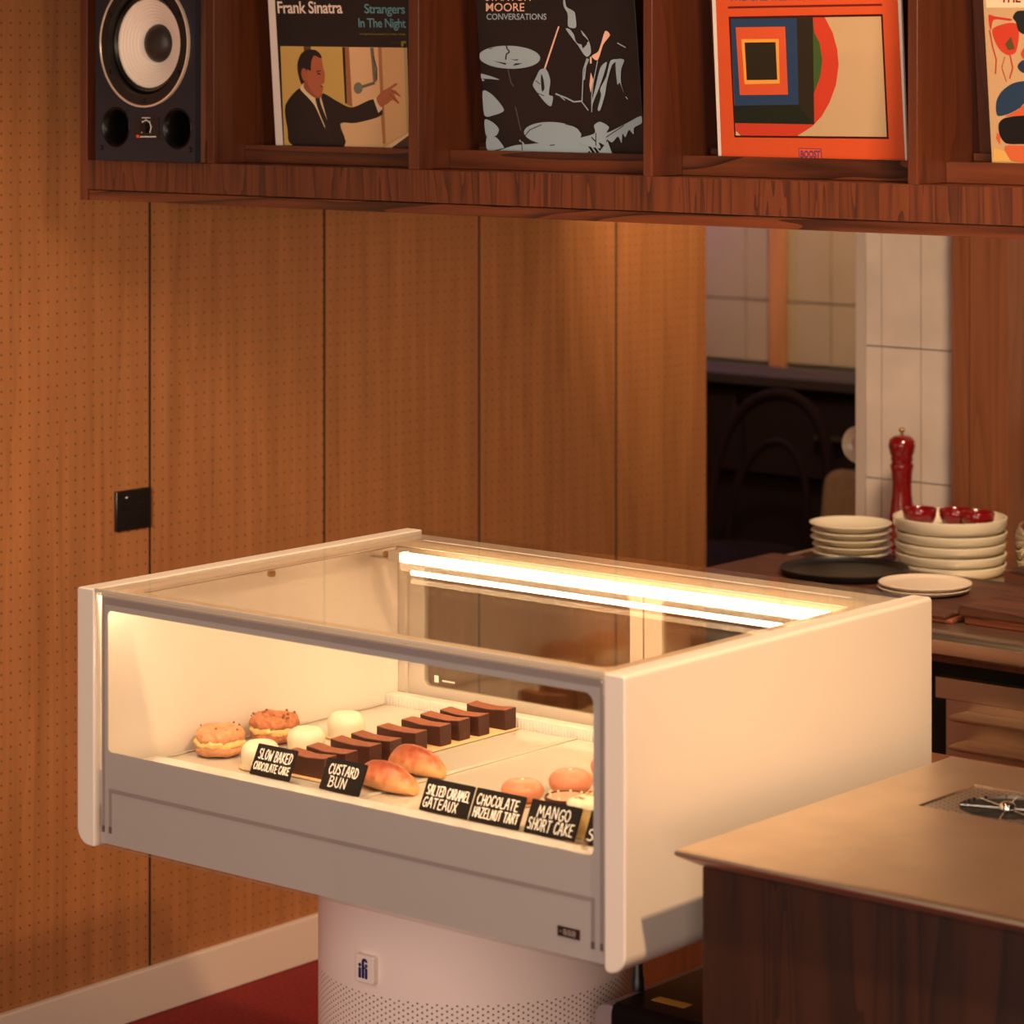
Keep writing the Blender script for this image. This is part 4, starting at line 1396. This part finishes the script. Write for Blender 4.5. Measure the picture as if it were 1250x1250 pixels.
# ------------------------------------------------------------------ steel topped counter
ctr = thing('service_counter', (-1.35, 2.73, 0), 'dark wood counter with brushed steel top at the right of the pastry case', 'counter')
CZ = 0.783
b = new()
x0, x1, y0, y1 = -1.8205, -0.75, 2.4555, 2.9915
# steel sheet with a sloping under-edge at the front and left
prof = [(0.0, -0.0035), (0.0015, -0.0008), (0.004, 0.0)]
def loop(d, z):
    return [b.verts.new((x0 + d, y0 + d, z)), b.verts.new((x1, y0 + d, z)), b.verts.new((x1, y1 - d, z)), b.verts.new((x0 + d, y1 - d, z))]
HX0, HX1, HY0, HY1 = -1.7245, -1.470, 2.7660, 2.8860
lp = [loop(d, CZ + z) for d, z in ((0.027, -0.019), (0.020, -0.0185), (0.0020, -0.0085), (0.0004, -0.0068), (0.0, -0.0050), (0.0008, -0.0030), (0.0026, -0.0012), (0.0055, -0.0002), (0.0085, 0.0))]
for a, c in zip(lp[:-1], lp[1:]):
    for i in range(4):
        j = (i + 1) % 4
        b.faces.new((a[i], a[j], c[j], c[i]))
b.faces.new(lp[0])
top = lp[-1]
H = [b.verts.new(p_) for p_ in ((HX0, HY0, CZ), (HX1, HY0, CZ), (HX1, HY1, CZ), (HX0, HY1, CZ))]
for i in range(4):
    j = (i + 1) % 4
    b.faces.new((top[i], top[j], H[j], H[i]))
H2 = [b.verts.new((v.co.x, v.co.y, CZ - 0.006)) for v in H]
for i in range(4):
    j = (i + 1) % 4
    b.faces.new((H[i], H[j], H2[j], H2[i]))
b.faces.new(H2)
obj('worktop', b, M['steel'], ctr, smooth=30)
b = new(); box(b, -1.8010, -0.76, 2.4770, 2.9700, 0.0, CZ - 0.0192)
obj('cabinet_body', b, M['counter_wood'], ctr, bevel=0.0015)
# rinser set into the worktop
rin = thing('glass_rinser', (-1.645, 2.826, CZ - 0.006), 'perforated steel drip tray with a round star rinser set in the steel worktop', 'rinser')
b = new()
RCX, RCY, RR = -1.6475, 2.8245, 0.0520
px0, px1, py0, py1 = HX0 + 0.0025, HX1 - 0.0025, HY0 + 0.0025, HY1 - 0.0025
# plate around the round hole
n = 48
circ = [(RCX + RR * math.cos(2 * PI * k / n), RCY + RR * math.sin(2 * PI * k / n)) for k in range(n)]
def outer_pt(k):
    a = 2 * PI * k / n
    dx, dy = math.cos(a), math.sin(a)
    ts = []
    if dx > 1e-9: ts.append((px1 - RCX) / dx)
    if dx < -1e-9: ts.append((px0 - RCX) / dx)
    if dy > 1e-9: ts.append((py1 - RCY) / dy)
    if dy < -1e-9: ts.append((py0 - RCY) / dy)
    t_ = min(ts)
    return (RCX + dx * t_, RCY + dy * t_)
PZ = CZ - 0.0015
ci = [b.verts.new((x, y, PZ)) for x, y in circ]
co = [b.verts.new((*outer_pt(k), PZ)) for k in range(n)]
ci2 = [b.verts.new((x, y, PZ - 0.0035)) for x, y in circ]
for k in range(n):
    j = (k + 1) % n
    b.faces.new((ci[k], ci[j], co[j], co[k]))
    b.faces.new((ci[k], ci2[k], ci2[j], ci[j]))
for cx_, cy_ in ((px0, py0), (px1, py0), (px1, py1), (px0, py1)):
    near = sorted(range(n), key=lambda k: (co[k].co.x - cx_) ** 2 + (co[k].co.y - cy_) ** 2)[:2]
    cv = b.verts.new((cx_, cy_, PZ))
    b.faces.new((cv, co[near[0]], co[near[1]]))
M['drip_steel'] = dots(mat('drip_steel', (206, 196, 184), 0.36, 1.0), lambda nt, x, y, z: x, lambda nt, x, y, z: y, 0.0088, 0.0016, hexa=True, dark=(0.01, 0.008, 0.006))
obj('drip_plate', b, M['drip_steel'], rin)
b = new(); lathe(b, [(RR * 0.995, 0.0012), (RR * 0.7, 0.0004), (0, 0.0002)], (RCX, RCY, CZ - 0.0058), 40)
obj('bowl', b, M['void'], rin, smooth=50)
b = new()
for k in range(4):
    a = math.radians(20 + 45 * k)
    tube(b, [(RCX - RR * 0.98 * math.cos(a), RCY - RR * 0.98 * math.sin(a), CZ - 0.0025), (RCX + RR * 0.98 * math.cos(a), RCY + RR * 0.98 * math.sin(a), CZ - 0.0025)], 0.0009, 8)
lathe(b, [(0.0085, -0.004), (0.0085, 0.0015), (0.006, 0.004), (0, 0.0045)], (RCX, RCY, CZ), 20)
obj('star_sprayer', b, M['chrome'], rin, smooth=50)

# ------------------------------------------------------------------ grey machine under the case
mc = thing('vacuum_sealer', (-1.965, 2.83, 0.30), 'grey machine with a black lid and gold sticker standing under the pastry case', 'machine')
b = new()
prism(b, rounded_rect(-2.0945, -1.8350, 0.3005, 0.5200, 0.018), (0, 2.6720, 0), X, Z, Y, 0.34)
obj('body', b, M['grey_body'], mc, bevel=0.002)
b = new()
lidp = [(2.6660, 0.31), (2.6660, 0.5125)] + [(2.6780 - 0.012 * math.cos(PI / 2 * k / 6), 0.5125 + 0.0122 * math.sin(PI / 2 * k / 6)) for k in range(1, 7)] + [(3.000, 0.5247), (3.000, 0.5203), (2.6715, 0.5203), (2.6715, 0.31)]
prism(b, lidp, (-2.0655, 0, 0), Y, Z, X, 0.2235)
lid = obj('lid', b, M['black_gloss'], mc, bevel=0.0015)
b = new(); prism(b, rounded_rect(-2.0180, -1.9720, 2.6990, 2.7150, 0.0005), (-0.020, 0.006, 0.5248), X, Y, Z, 0.0003)
obj('sticker', b, M['gold_label'], lid)
b = new(); lathe(b, [(0, 0), (0.0078, 0), (0.0078, 0.014), (0.0066, 0.016), (0.0056, 0.046), (0.0045, 0.050), (0, 0.050)], (-2.0815, 2.7370, 0.5200), 20)
obj('valve_knob', b, M['black'], mc, smooth=40)
b = new()
box(b, -2.10, -1.83, 2.68, 3.02, 0.0, 0.30)
tag(obj('machine_stand', b, M['board_wood'], bevel=0.002), 'low brown wooden stand carrying the grey machine', 'stand')

# ------------------------------------------------------------------ back kitchen: tiled pier, post, worktop
b = new()
PY = 4.70
box(b, -3.0600, -2.8390, PY + 0.004, PY + 0.075, 0.0, 2.7, 1)
box(b, -3.0625, -3.0425, PY - 0.003, PY + 0.078, 0.0, 2.7, 2)
gx = [-3.0425, -3.0079, -2.9230, -2.8385]
gz = [0.30, 0.5703, 0.8152, 1.0600, 1.3048, 1.5496, 1.7944, 2.0392]
for i in range(3):
    for j in range(len(gz) - 1):
        box(b, gx[i] + 0.0012, gx[i + 1] - 0.0012, PY, PY + 0.005, gz[j] + 0.0012, gz[j + 1] - 0.0012, 0)
pier = obj('tiled_pier', b, [M['tile'], M['grout'], mat('tile_edge_trim', (178, 164, 152), 0.35)], origin=(-2.95, PY + 0.04, 0))
tag(pier, 'narrow pier faced with tall pale marble tiles behind the stacked plates', 'pier')
b = new()
box(b, -2.8370, -2.7970, 4.665, 4.80, 0.0, 2.7)
box(b, -2.7960, -2.7165, 4.660, 4.80, 0.0, 2.7)
tag(obj('wooden_post', b, M['post_wood'], bevel=0.001), 'upright brown wooden post right of the marble pier', 'post')

BZ = 0.700
kc_ = thing('kitchen_worktop', (-2.45, 4.35, 0), 'stainless steel kitchen bench behind the pastry case carrying boards and plates', 'counter')
b = new()
box(b, -3.06, -1.70, 4.020, 4.655, BZ - 0.012, BZ)
prism(b, [(4.020, BZ), (4.000, BZ - 0.003), (3.992, BZ - 0.010), (3.992, BZ - 0.032), (4.000, BZ - 0.036), (4.020, BZ - 0.036)], (-3.06, 0, 0), Y, Z, X, 1.36)
obj('steel_top', b, M['bench_steel'], kc_, bevel=0.001)
b = new(); box(b, -3.04, -1.72, 4.03, 4.64, BZ - 0.052, BZ - 0.0362)
obj('wood_rail', b, M['shelf_side'], kc_)
DX0 = on_plane(1149, 880, Vector((0, 4.0, 0)), Y).x
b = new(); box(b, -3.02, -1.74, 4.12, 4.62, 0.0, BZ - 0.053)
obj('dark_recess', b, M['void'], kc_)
b = new(); box(b, DX0 - 0.02, -1.72, 4.015, 4.035, BZ - 0.105, BZ - 0.072)
box(b, DX0 - 0.005, -1.72, 4.022, 4.11, 0.05, BZ - 0.106)
obj('fridge_front', b, M['bench_steel'], kc_, bevel=0.001)
DXH = on_plane(1163, 860, Vector((0, 3.98, 0)), Y).x
for zz in (0.560, 0.515):
    b = new()
    prism(b, [(4.022, zz + 0.020), (3.985, zz + 0.022), (3.965, zz + 0.0205), (3.965, zz + 0.0165), (3.990, zz + 0.008), (4.015, zz + 0.002), (4.022, zz + 0.002)], (DXH, 0, 0), Y, Z, X, 0.6)
    obj('drawer_handle', b, M['handle_steel'], kc_, bevel=0.0008)
b = new(); box(b, DXH, DXH + 0.6, 4.000, 4.0215, 0.10, 0.500)
obj('drawer_front', b, M['bench_steel'], kc_, bevel=0.001)

# chopping boards
def board(x0, x1, y0, y1, z, h, label, m_):
    bm = new(); box(bm, x0, x1, y0, y1, z, z + h)
    tag(obj('chopping_board', bm, m_, bevel=0.004, seg=3), label, 'board', 'dark wooden chopping boards')
M['board_edge'] = wood('board_edge_wood', (92, 44, 24), (150, 82, 48), 'X', fine=40, wide=9, rough=0.6)
board(-2.462, -1.80, 4.085, 4.330, BZ + 0.0002, 0.0130, 'reddish wooden board on the steel bench, under the dark right board', M['board_edge'])
board(-2.470, -1.80, 4.080, 4.335, BZ + 0.0134, 0.0155, 'dark wooden chopping board on top at the right of the small plates', M['board_wood'])
board(-3.02, -2.474, 4.070, 4.370, BZ + 0.0002, 0.0082, 'brown wooden board lying lowest, behind the corner of the pastry case', M['board_edge'])
board(-3.03, -2.480, 4.062, 4.380, BZ + 0.0086, 0.0084, 'dark wooden chopping board under the small plates and black tray', M['board_wood'])

# plates
def plate_mesh(bm, c, R, h, t=0.0035, foot=0.55, rimw=0.18, mi=0):
    """shallow plate with a turned-up rim, foot on c.z"""
    lathe(bm, [(0, 0.001), (R * foot, 0.001), (R * foot, 0.0), (R * (foot + 0.05), 0.0), (R * (foot + 0.10), 0.003), (R * (1 - rimw), h * 0.45), (R, h - t * 0.4), (R, h),
               (R * 0.985, h + 0.0005), (R * (1 - rimw) * 0.98, h * 0.45 + t * 0.8), (R * foot, t + 0.001), (0, t + 0.001)], c, 56, mi)
def deep_mesh(bm, c, R, h, t=0.004, mi=0):
    """flat dish with an upright wall"""
    lathe(bm, [(0, 0), (R * 0.86, 0), (R * 0.93, 0.003), (R * 0.99, 0.010), (R, h), (R - t * 0.5, h + 0.0008), (R - t, h), (R * 0.93, 0.012), (R * 0.86, 0.006), (0, 0.006)], c, 56, mi)
# left stack of five shallow plates
PX, PYY = -2.880, 4.400
zc = BZ + 0.0002
names = ['lowest plate of the left stack of shallow cream plates', 'second plate from the bottom of the left stack of shallow cream plates', 'middle plate of the left stack of shallow cream plates',
         'fourth plate up in the left stack of shallow cream plates', 'top plate of the left stack of shallow cream plates, with a shiny hollow']
PBOARD = BZ + 0.0172
heights = [0.016, 0.016, 0.015, 0.015, 0.018]
zz = BZ + 0.0082
PXL, PYL = -2.9080, 4.4460
# cake stand that lifts the stack
b = new(); box(b, -3.02, -2.815, 4.385, 4.545, BZ + 0.0002, BZ + 0.0080)
tag(obj('wooden_block', b, M['board_wood'], bevel=0.003), 'dark wooden block under the left stack of cream plates', 'block')
pos = [(0.002, 0.0), (0.003, 0.001), (-0.001, 0.0), (0.001, -0.001), (-0.002, 0.001)]
for i in range(5):
    bm = new()
    plate_mesh(bm, (PXL + pos[i][0], PYL + pos[i][1], zz), 0.0715 if i < 4 else 0.0725, 0.0175, foot=0.45 if i else 0.5)
    tag(obj('cream_plate', bm, M['cream_plate'], smooth=50), names[i], 'plate', 'shallow cream plates in the left stack')
    zz += 0.0122
# big stack
BXC, BYC = -2.7280, 4.4830
zz = BZ + 0.0004
bigl = ['lowest deep cream dish of the large stack', 'second deep cream dish from the bottom of the large stack', 'third deep cream dish from the bottom of the large stack',
        'deep cream dish just under the top one of the large stack', 'top deep cream dish of the large stack, holding three red bowls']
off = [(0.0, 0.0), (0.001, -0.001), (-0.001, 0.001), (0.0015, 0.0), (-0.0015, 0.001)]
for i in range(5):
    bm = new()
    deep_mesh(bm, (BXC + off[i][0], BYC + off[i][1], zz), 0.0965 if i < 4 else 0.0985, 0.0185 if i < 4 else 0.0250)
    tag(obj('deep_dish', bm, M['cream_plate'], smooth=50), bigl[i], 'dish', 'deep cream dishes in the large stack')
    zz += 0.0182
topz = zz - 0.0182 + 0.006
# three red bowls in the top dish
def red_bowl(x, y, label):
    bm = new()
    R = 0.0300
    lathe(bm, [(0, 0), (R * 0.5, 0), (R * 0.78, 0.006), (R * 0.97, 0.018), (R, 0.0300), (R * 0.97, 0.0310), (R * 0.92, 0.0290), (R * 0.86, 0.018), (R * 0.6, 0.006), (0, 0.004)], (x, y, topz + 0.0002), 32)
    tag(obj('red_bowl', bm, M['red_gloss'], smooth=50), label, 'bowl', 'small red bowls in the top dish')
red_bowl(BXC - 0.0480, BYC - 0.0230, 'small glossy red bowl at the left in the top cream dish')
red_bowl(BXC + 0.0080, BYC + 0.0060, 'small glossy red bowl in the middle of the top cream dish')
red_bowl(BXC + 0.0520, BYC + 0.0020, 'small glossy red bowl at the right in the top cream dish')
# small pair in front
SXC, SYC = -2.6120, 4.2100
sz = PBOARD + 0.0003
for i, lab in enumerate(('lower small flat beige plate on the boards', 'upper small flat beige plate on the boards')):
    bm = new()
    lathe(bm, [(0, 0), (0.055, 0), (0.072, 0.004), (0.0765, 0.0085), (0.0755, 0.0095), (0.070, 0.0065), (0.055, 0.0045), (0, 0.0045)], (SXC + 0.002 * i, SYC, sz), 48)
    tag(obj('small_plate', bm, M['cream_side'], smooth=50), lab, 'plate', 'small beige plates on the boards')
    sz += 0.0072
# black round tray
bm = new()
lathe(bm, [(0, 0), (0.100, 0), (0.106, 0.003), (0.110, 0.012), (0.107, 0.013), (0.102, 0.005), (0.098, 0.004), (0, 0.004)], (-2.8050, 4.2680, PBOARD + 0.0003), 56)
tag(obj('round_tray', bm, M['black'], smooth=50), 'round black tray lying behind the back edge of the pastry case', 'tray')
# pepper mill
t = thing('pepper_mill', (-2.9130, 4.6330, BZ), 'tall glossy red pepper mill standing before the marble pier', 'pepper mill')
c = (-2.9130, 4.6200, BZ)
b = new(); lathe(b, [(0, 0.0003), (0.0290, 0.0003), (0.0295, 0.012), (0.0270, 0.040), (0.0215, 0.075), (0.0180, 0.105), (0.0175, 0.125), (0.0190, 0.145), (0.0215, 0.156), (0.0200, 0.160), (0, 0.160)], c, 40)
obj('body', b, M['red_gloss'], t, smooth=50)
b = new(); lathe(b, [(0, 0.1602), (0.0185, 0.1602), (0.0190, 0.165), (0.0205, 0.168), (0.0190, 0.172), (0.0220, 0.180), (0.0245, 0.192), (0.0225, 0.203), (0.0150, 0.209), (0.006, 0.211), (0, 0.211)], c, 40)
obj('cap', b, M['red_gloss'], t, smooth=50)
b = new(); lathe(b, [(0, 0.2112), (0.003, 0.2112), (0.0028, 0.216), (0.0055, 0.2185), (0.0055, 0.222), (0.003, 0.2245), (0, 0.2245)], c, 20)
obj('nut', b, M['brass'], t, smooth=50)
# right edge: steel ball pot and stacked bowls
bm = new()
c = (-2.6000, 4.5500, BZ + 0.0002)
lathe(bm, [(0, 0), (0.030, 0), (0.032, 0.030), (0.034, 0.050), (0.036, 0.062), (0.034, 0.078), (0.026, 0.092), (0.012, 0.100), (0, 0.101)], c, 32)
tag(obj('steel_pot', bm, M['chrome'], smooth=50), 'small round steel pot beside the large stack of dishes', 'pot')
zz = BZ + 0.0302
for i in range(6):
    bm = new()
    deep_mesh(bm, (-2.4770 + 0.001 * (i % 2), 4.5000, zz), 0.0800, 0.0200)
    tag(obj('white_bowl', bm, M['cream_plate'], smooth=50),
        ['lowest', 'second from the bottom', 'third from the bottom', 'fourth from the bottom', 'fifth from the bottom', 'topmost'][i] + ' of the white bowls cut off by the right edge', 'bowl', 'white bowls at the right edge')
    zz += 0.0166
b = new(); box(b, -2.58, -1.9, 4.41, 4.60, BZ + 0.0002, BZ + 0.0300)
tag(obj('bowl_board', b, M['board_wood'], bevel=0.003), 'thick dark board under the white bowls at the right edge', 'board')
# wall shelf and blue jar right of the post
b = new(); box(b, -2.700, -1.8, 4.86, 5.0, 0.935, 0.95)
tag(obj('steel_wall_shelf', b, M['steel']), 'bright steel shelf glimpsed right of the wooden post', 'shelf')
b = new(); box(b, -2.715, -1.8, 5.0, 5.06, 0.0, 2.7)
obj('wall_kitchen', b, M['tile'], kind='structure')

# ------------------------------------------------------------------ dining corner beyond the opening
# dish hung behind the pier
c = on_plane(1047.5, 543, Vector((0, 4.785, 0)), Y)
t = thing('hanging_dish', (c.x, 4.785, c.z - 0.035), 'white rimmed round dish peeking out behind the left edge of the marble pier', 'dish')
b = new(); lathe(b, [(0, 0.010), (0.020, 0.010), (0.028, 0.004), (0.0345, -0.002), (0.0355, 0.000), (0.030, 0.010), (0.022, 0.016), (0, 0.016)], (c.x, 4.785, c.z), 40, axis='Y')
obj('dish_rim', b, M['cream_plate'], t, smooth=50)
b = new(); lathe(b, [(0, 0.0095), (0.0200, 0.0095)], (c.x, 4.785, c.z), 32, axis='Y')
obj('dish_centre', b, mat('pink_glaze', (206, 160, 166), 0.3), t)
b = new(); box(b, c.x + 0.01, -2.99, 4.800, 4.806, c.z - 0.004, c.z + 0.004)
obj('hook', b, M['steel_dark'], t)
# vertical wood batten on the far tiles
b = new()
bx0 = on_plane(938, 400, Vector((0, 6.478, 0)), Y).x; bx1 = on_plane(957, 400, Vector((0, 6.478, 0)), Y).x
bz0 = on_plane(948, 459, Vector((0, 6.478, 0)), Y).z
box(b, bx0, bx1, 6.478, 6.4935, bz0, 2.4)
M['batten_wood'] = wood('batten_wood', (146, 90, 52), (184, 122, 74), 'Z', fine=30, wide=5)
tag(obj('wooden_batten', b, M['batten_wood'], bevel=0.002), 'upright light wooden batten fixed in front of the far tiles', 'batten')
# banquette below the tiles
bq = thing('dark_sideboard', (-4.4, 6.33, 0), 'long dark sideboard under the far tiled wall', 'sideboard')
b = new(); box(b, -5.6, -3.2, 6.19, 6.39, 0.772, 0.800)
obj('top', b, M['darkrail'], bq, bevel=0.003)
b = new(); box(b, -5.55, -3.25, 6.22, 6.388, 0.0, 0.7715)
obj('carcass', b, M['darkroom'], bq)
for k in range(4):
    b = new(); box(b, -5.50 + k * 0.56, -4.97 + k * 0.56, 6.205, 6.2195, 0.55, 0.75)
    dr = obj('drawer', b, M['darkroom'], bq, bevel=0.003)
    b = new(); box(b, -5.28 + k * 0.56, -5.19 + k * 0.56, 6.19, 6.2045, 0.65, 0.66)
    obj('drawer_pull', b, M['darkrail'], dr)
# bentwood chairs in the dark
M['chair_red'] = mat('dark_red_wood', (30, 10, 11), 0.9, spec=0.2)
def chair(x, y, rot, label):
    t = thing('bentwood_chair', (x, y, 0), label, 'chair', 'dark bentwood chairs in the dining corner')
    bm = new()
    lathe(bm, [(0, 0.44), (0.19, 0.44), (0.20, 0.45), (0.20, 0.462), (0.185, 0.47), (0, 0.468)], (x, y, 0), 32)
    st = obj('seat', bm, M['chair_red'], t, smooth=50)
    bm = new()
    pts = []
    for k in range(33):
        a = PI * k / 32
        pts.append((x - 0.19 * math.cos(a) * (0.85 + 0.15 * math.sin(a)), y + 0.17 + 0.07 * math.sin(a), 0.45 + 0.36 * math.sin(a) ** 0.7))
    tube(bm, pts, 0.014, 10)
    obj('back_hoop', bm, M['chair_red'], t, smooth=60)
    bm = new()
    pts = []
    for k in range(25):
        a = PI * k / 24
        pts.append((x - 0.11 * math.cos(a), y + 0.175 + 0.05 * math.sin(a), 0.46 + 0.24 * math.sin(a) ** 0.8))
    tube(bm, pts, 0.009, 8)
    obj('inner_hoop', bm, M['chair_red'], t, smooth=60)
    for sx_ in (-1, 1):
        for sy_ in (-1, 1):
            bm = new()
            tube(bm, [(x + sx_ * 0.13, y + sy_ * 0.13, 0.45), (x + sx_ * 0.15, y + sy_ * 0.15, 0.2), (x + sx_ * 0.18, y + sy_ * 0.18, 0.0)], [0.016, 0.014, 0.011], 10)
            obj('leg', bm, M['chair_red'], t, smooth=60)
    return t
chair(-3.98, 5.55, 0, 'dark bentwood chair with an arched back, just past the end of the wood wall')
right_chair = chair(-3.50, 5.62, 0, 'dark bentwood chair with a beige back pad, just left of the marble pier')

# upright beige pad on the right chair
cc = on_plane(1003, 612, Vector((0, 5.50, 0)), Y)
bm = new()
prism(bm, rounded_rect(cc.x - 0.072, cc.x + 0.110, 0.472, cc.z + 0.062, 0.035, 8), (0, 5.50, 0), X, Vector((0, 0.16, 1)).normalized(), Y, 0.05)
pad = obj('back_pad', bm, M['cushion'], right_chair, bevel=0.018, seg=4)
pad['label'] = 'beige padded back'
# low cabinet seen in the gap under the case
lc = thing('low_cabinet', (-2.0, 3.45, 0), 'low brown wooden cabinet glimpsed under the pastry case, behind the grey machine', 'cabinet')
b = new(); box(b, -2.60, -1.50, 3.345, 3.60, 0.0, 0.62)
obj('body', b, M['post_wood'], lc, bevel=0.002)
for k in range(3):
    b = new(); box(b, -2.56 + k * 0.355, -2.225 + k * 0.355, 3.330, 3.3445, 0.04, 0.60)
    obj('door', b, M['post_wood'], lc, bevel=0.002)
b = new(); tube(b, [(-1.842, 3.06, 0.0), (-1.842, 3.06, 0.60)], 0.012, 16); lathe(b, [(0, 0), (0.03, 0), (0.03, 0.006), (0, 0.006)], (-1.842, 3.06, 0.0), 20); lathe(b, [(0, 0.600), (0.022, 0.600), (0.022, 0.606), (0, 0.606)], (-1.842, 3.06, 0.0), 20)
tag(obj('steel_stanchion', b, M['chrome'], smooth=40), 'upright steel pole glimpsed in the gap between pastry case and wood counter', 'pole')
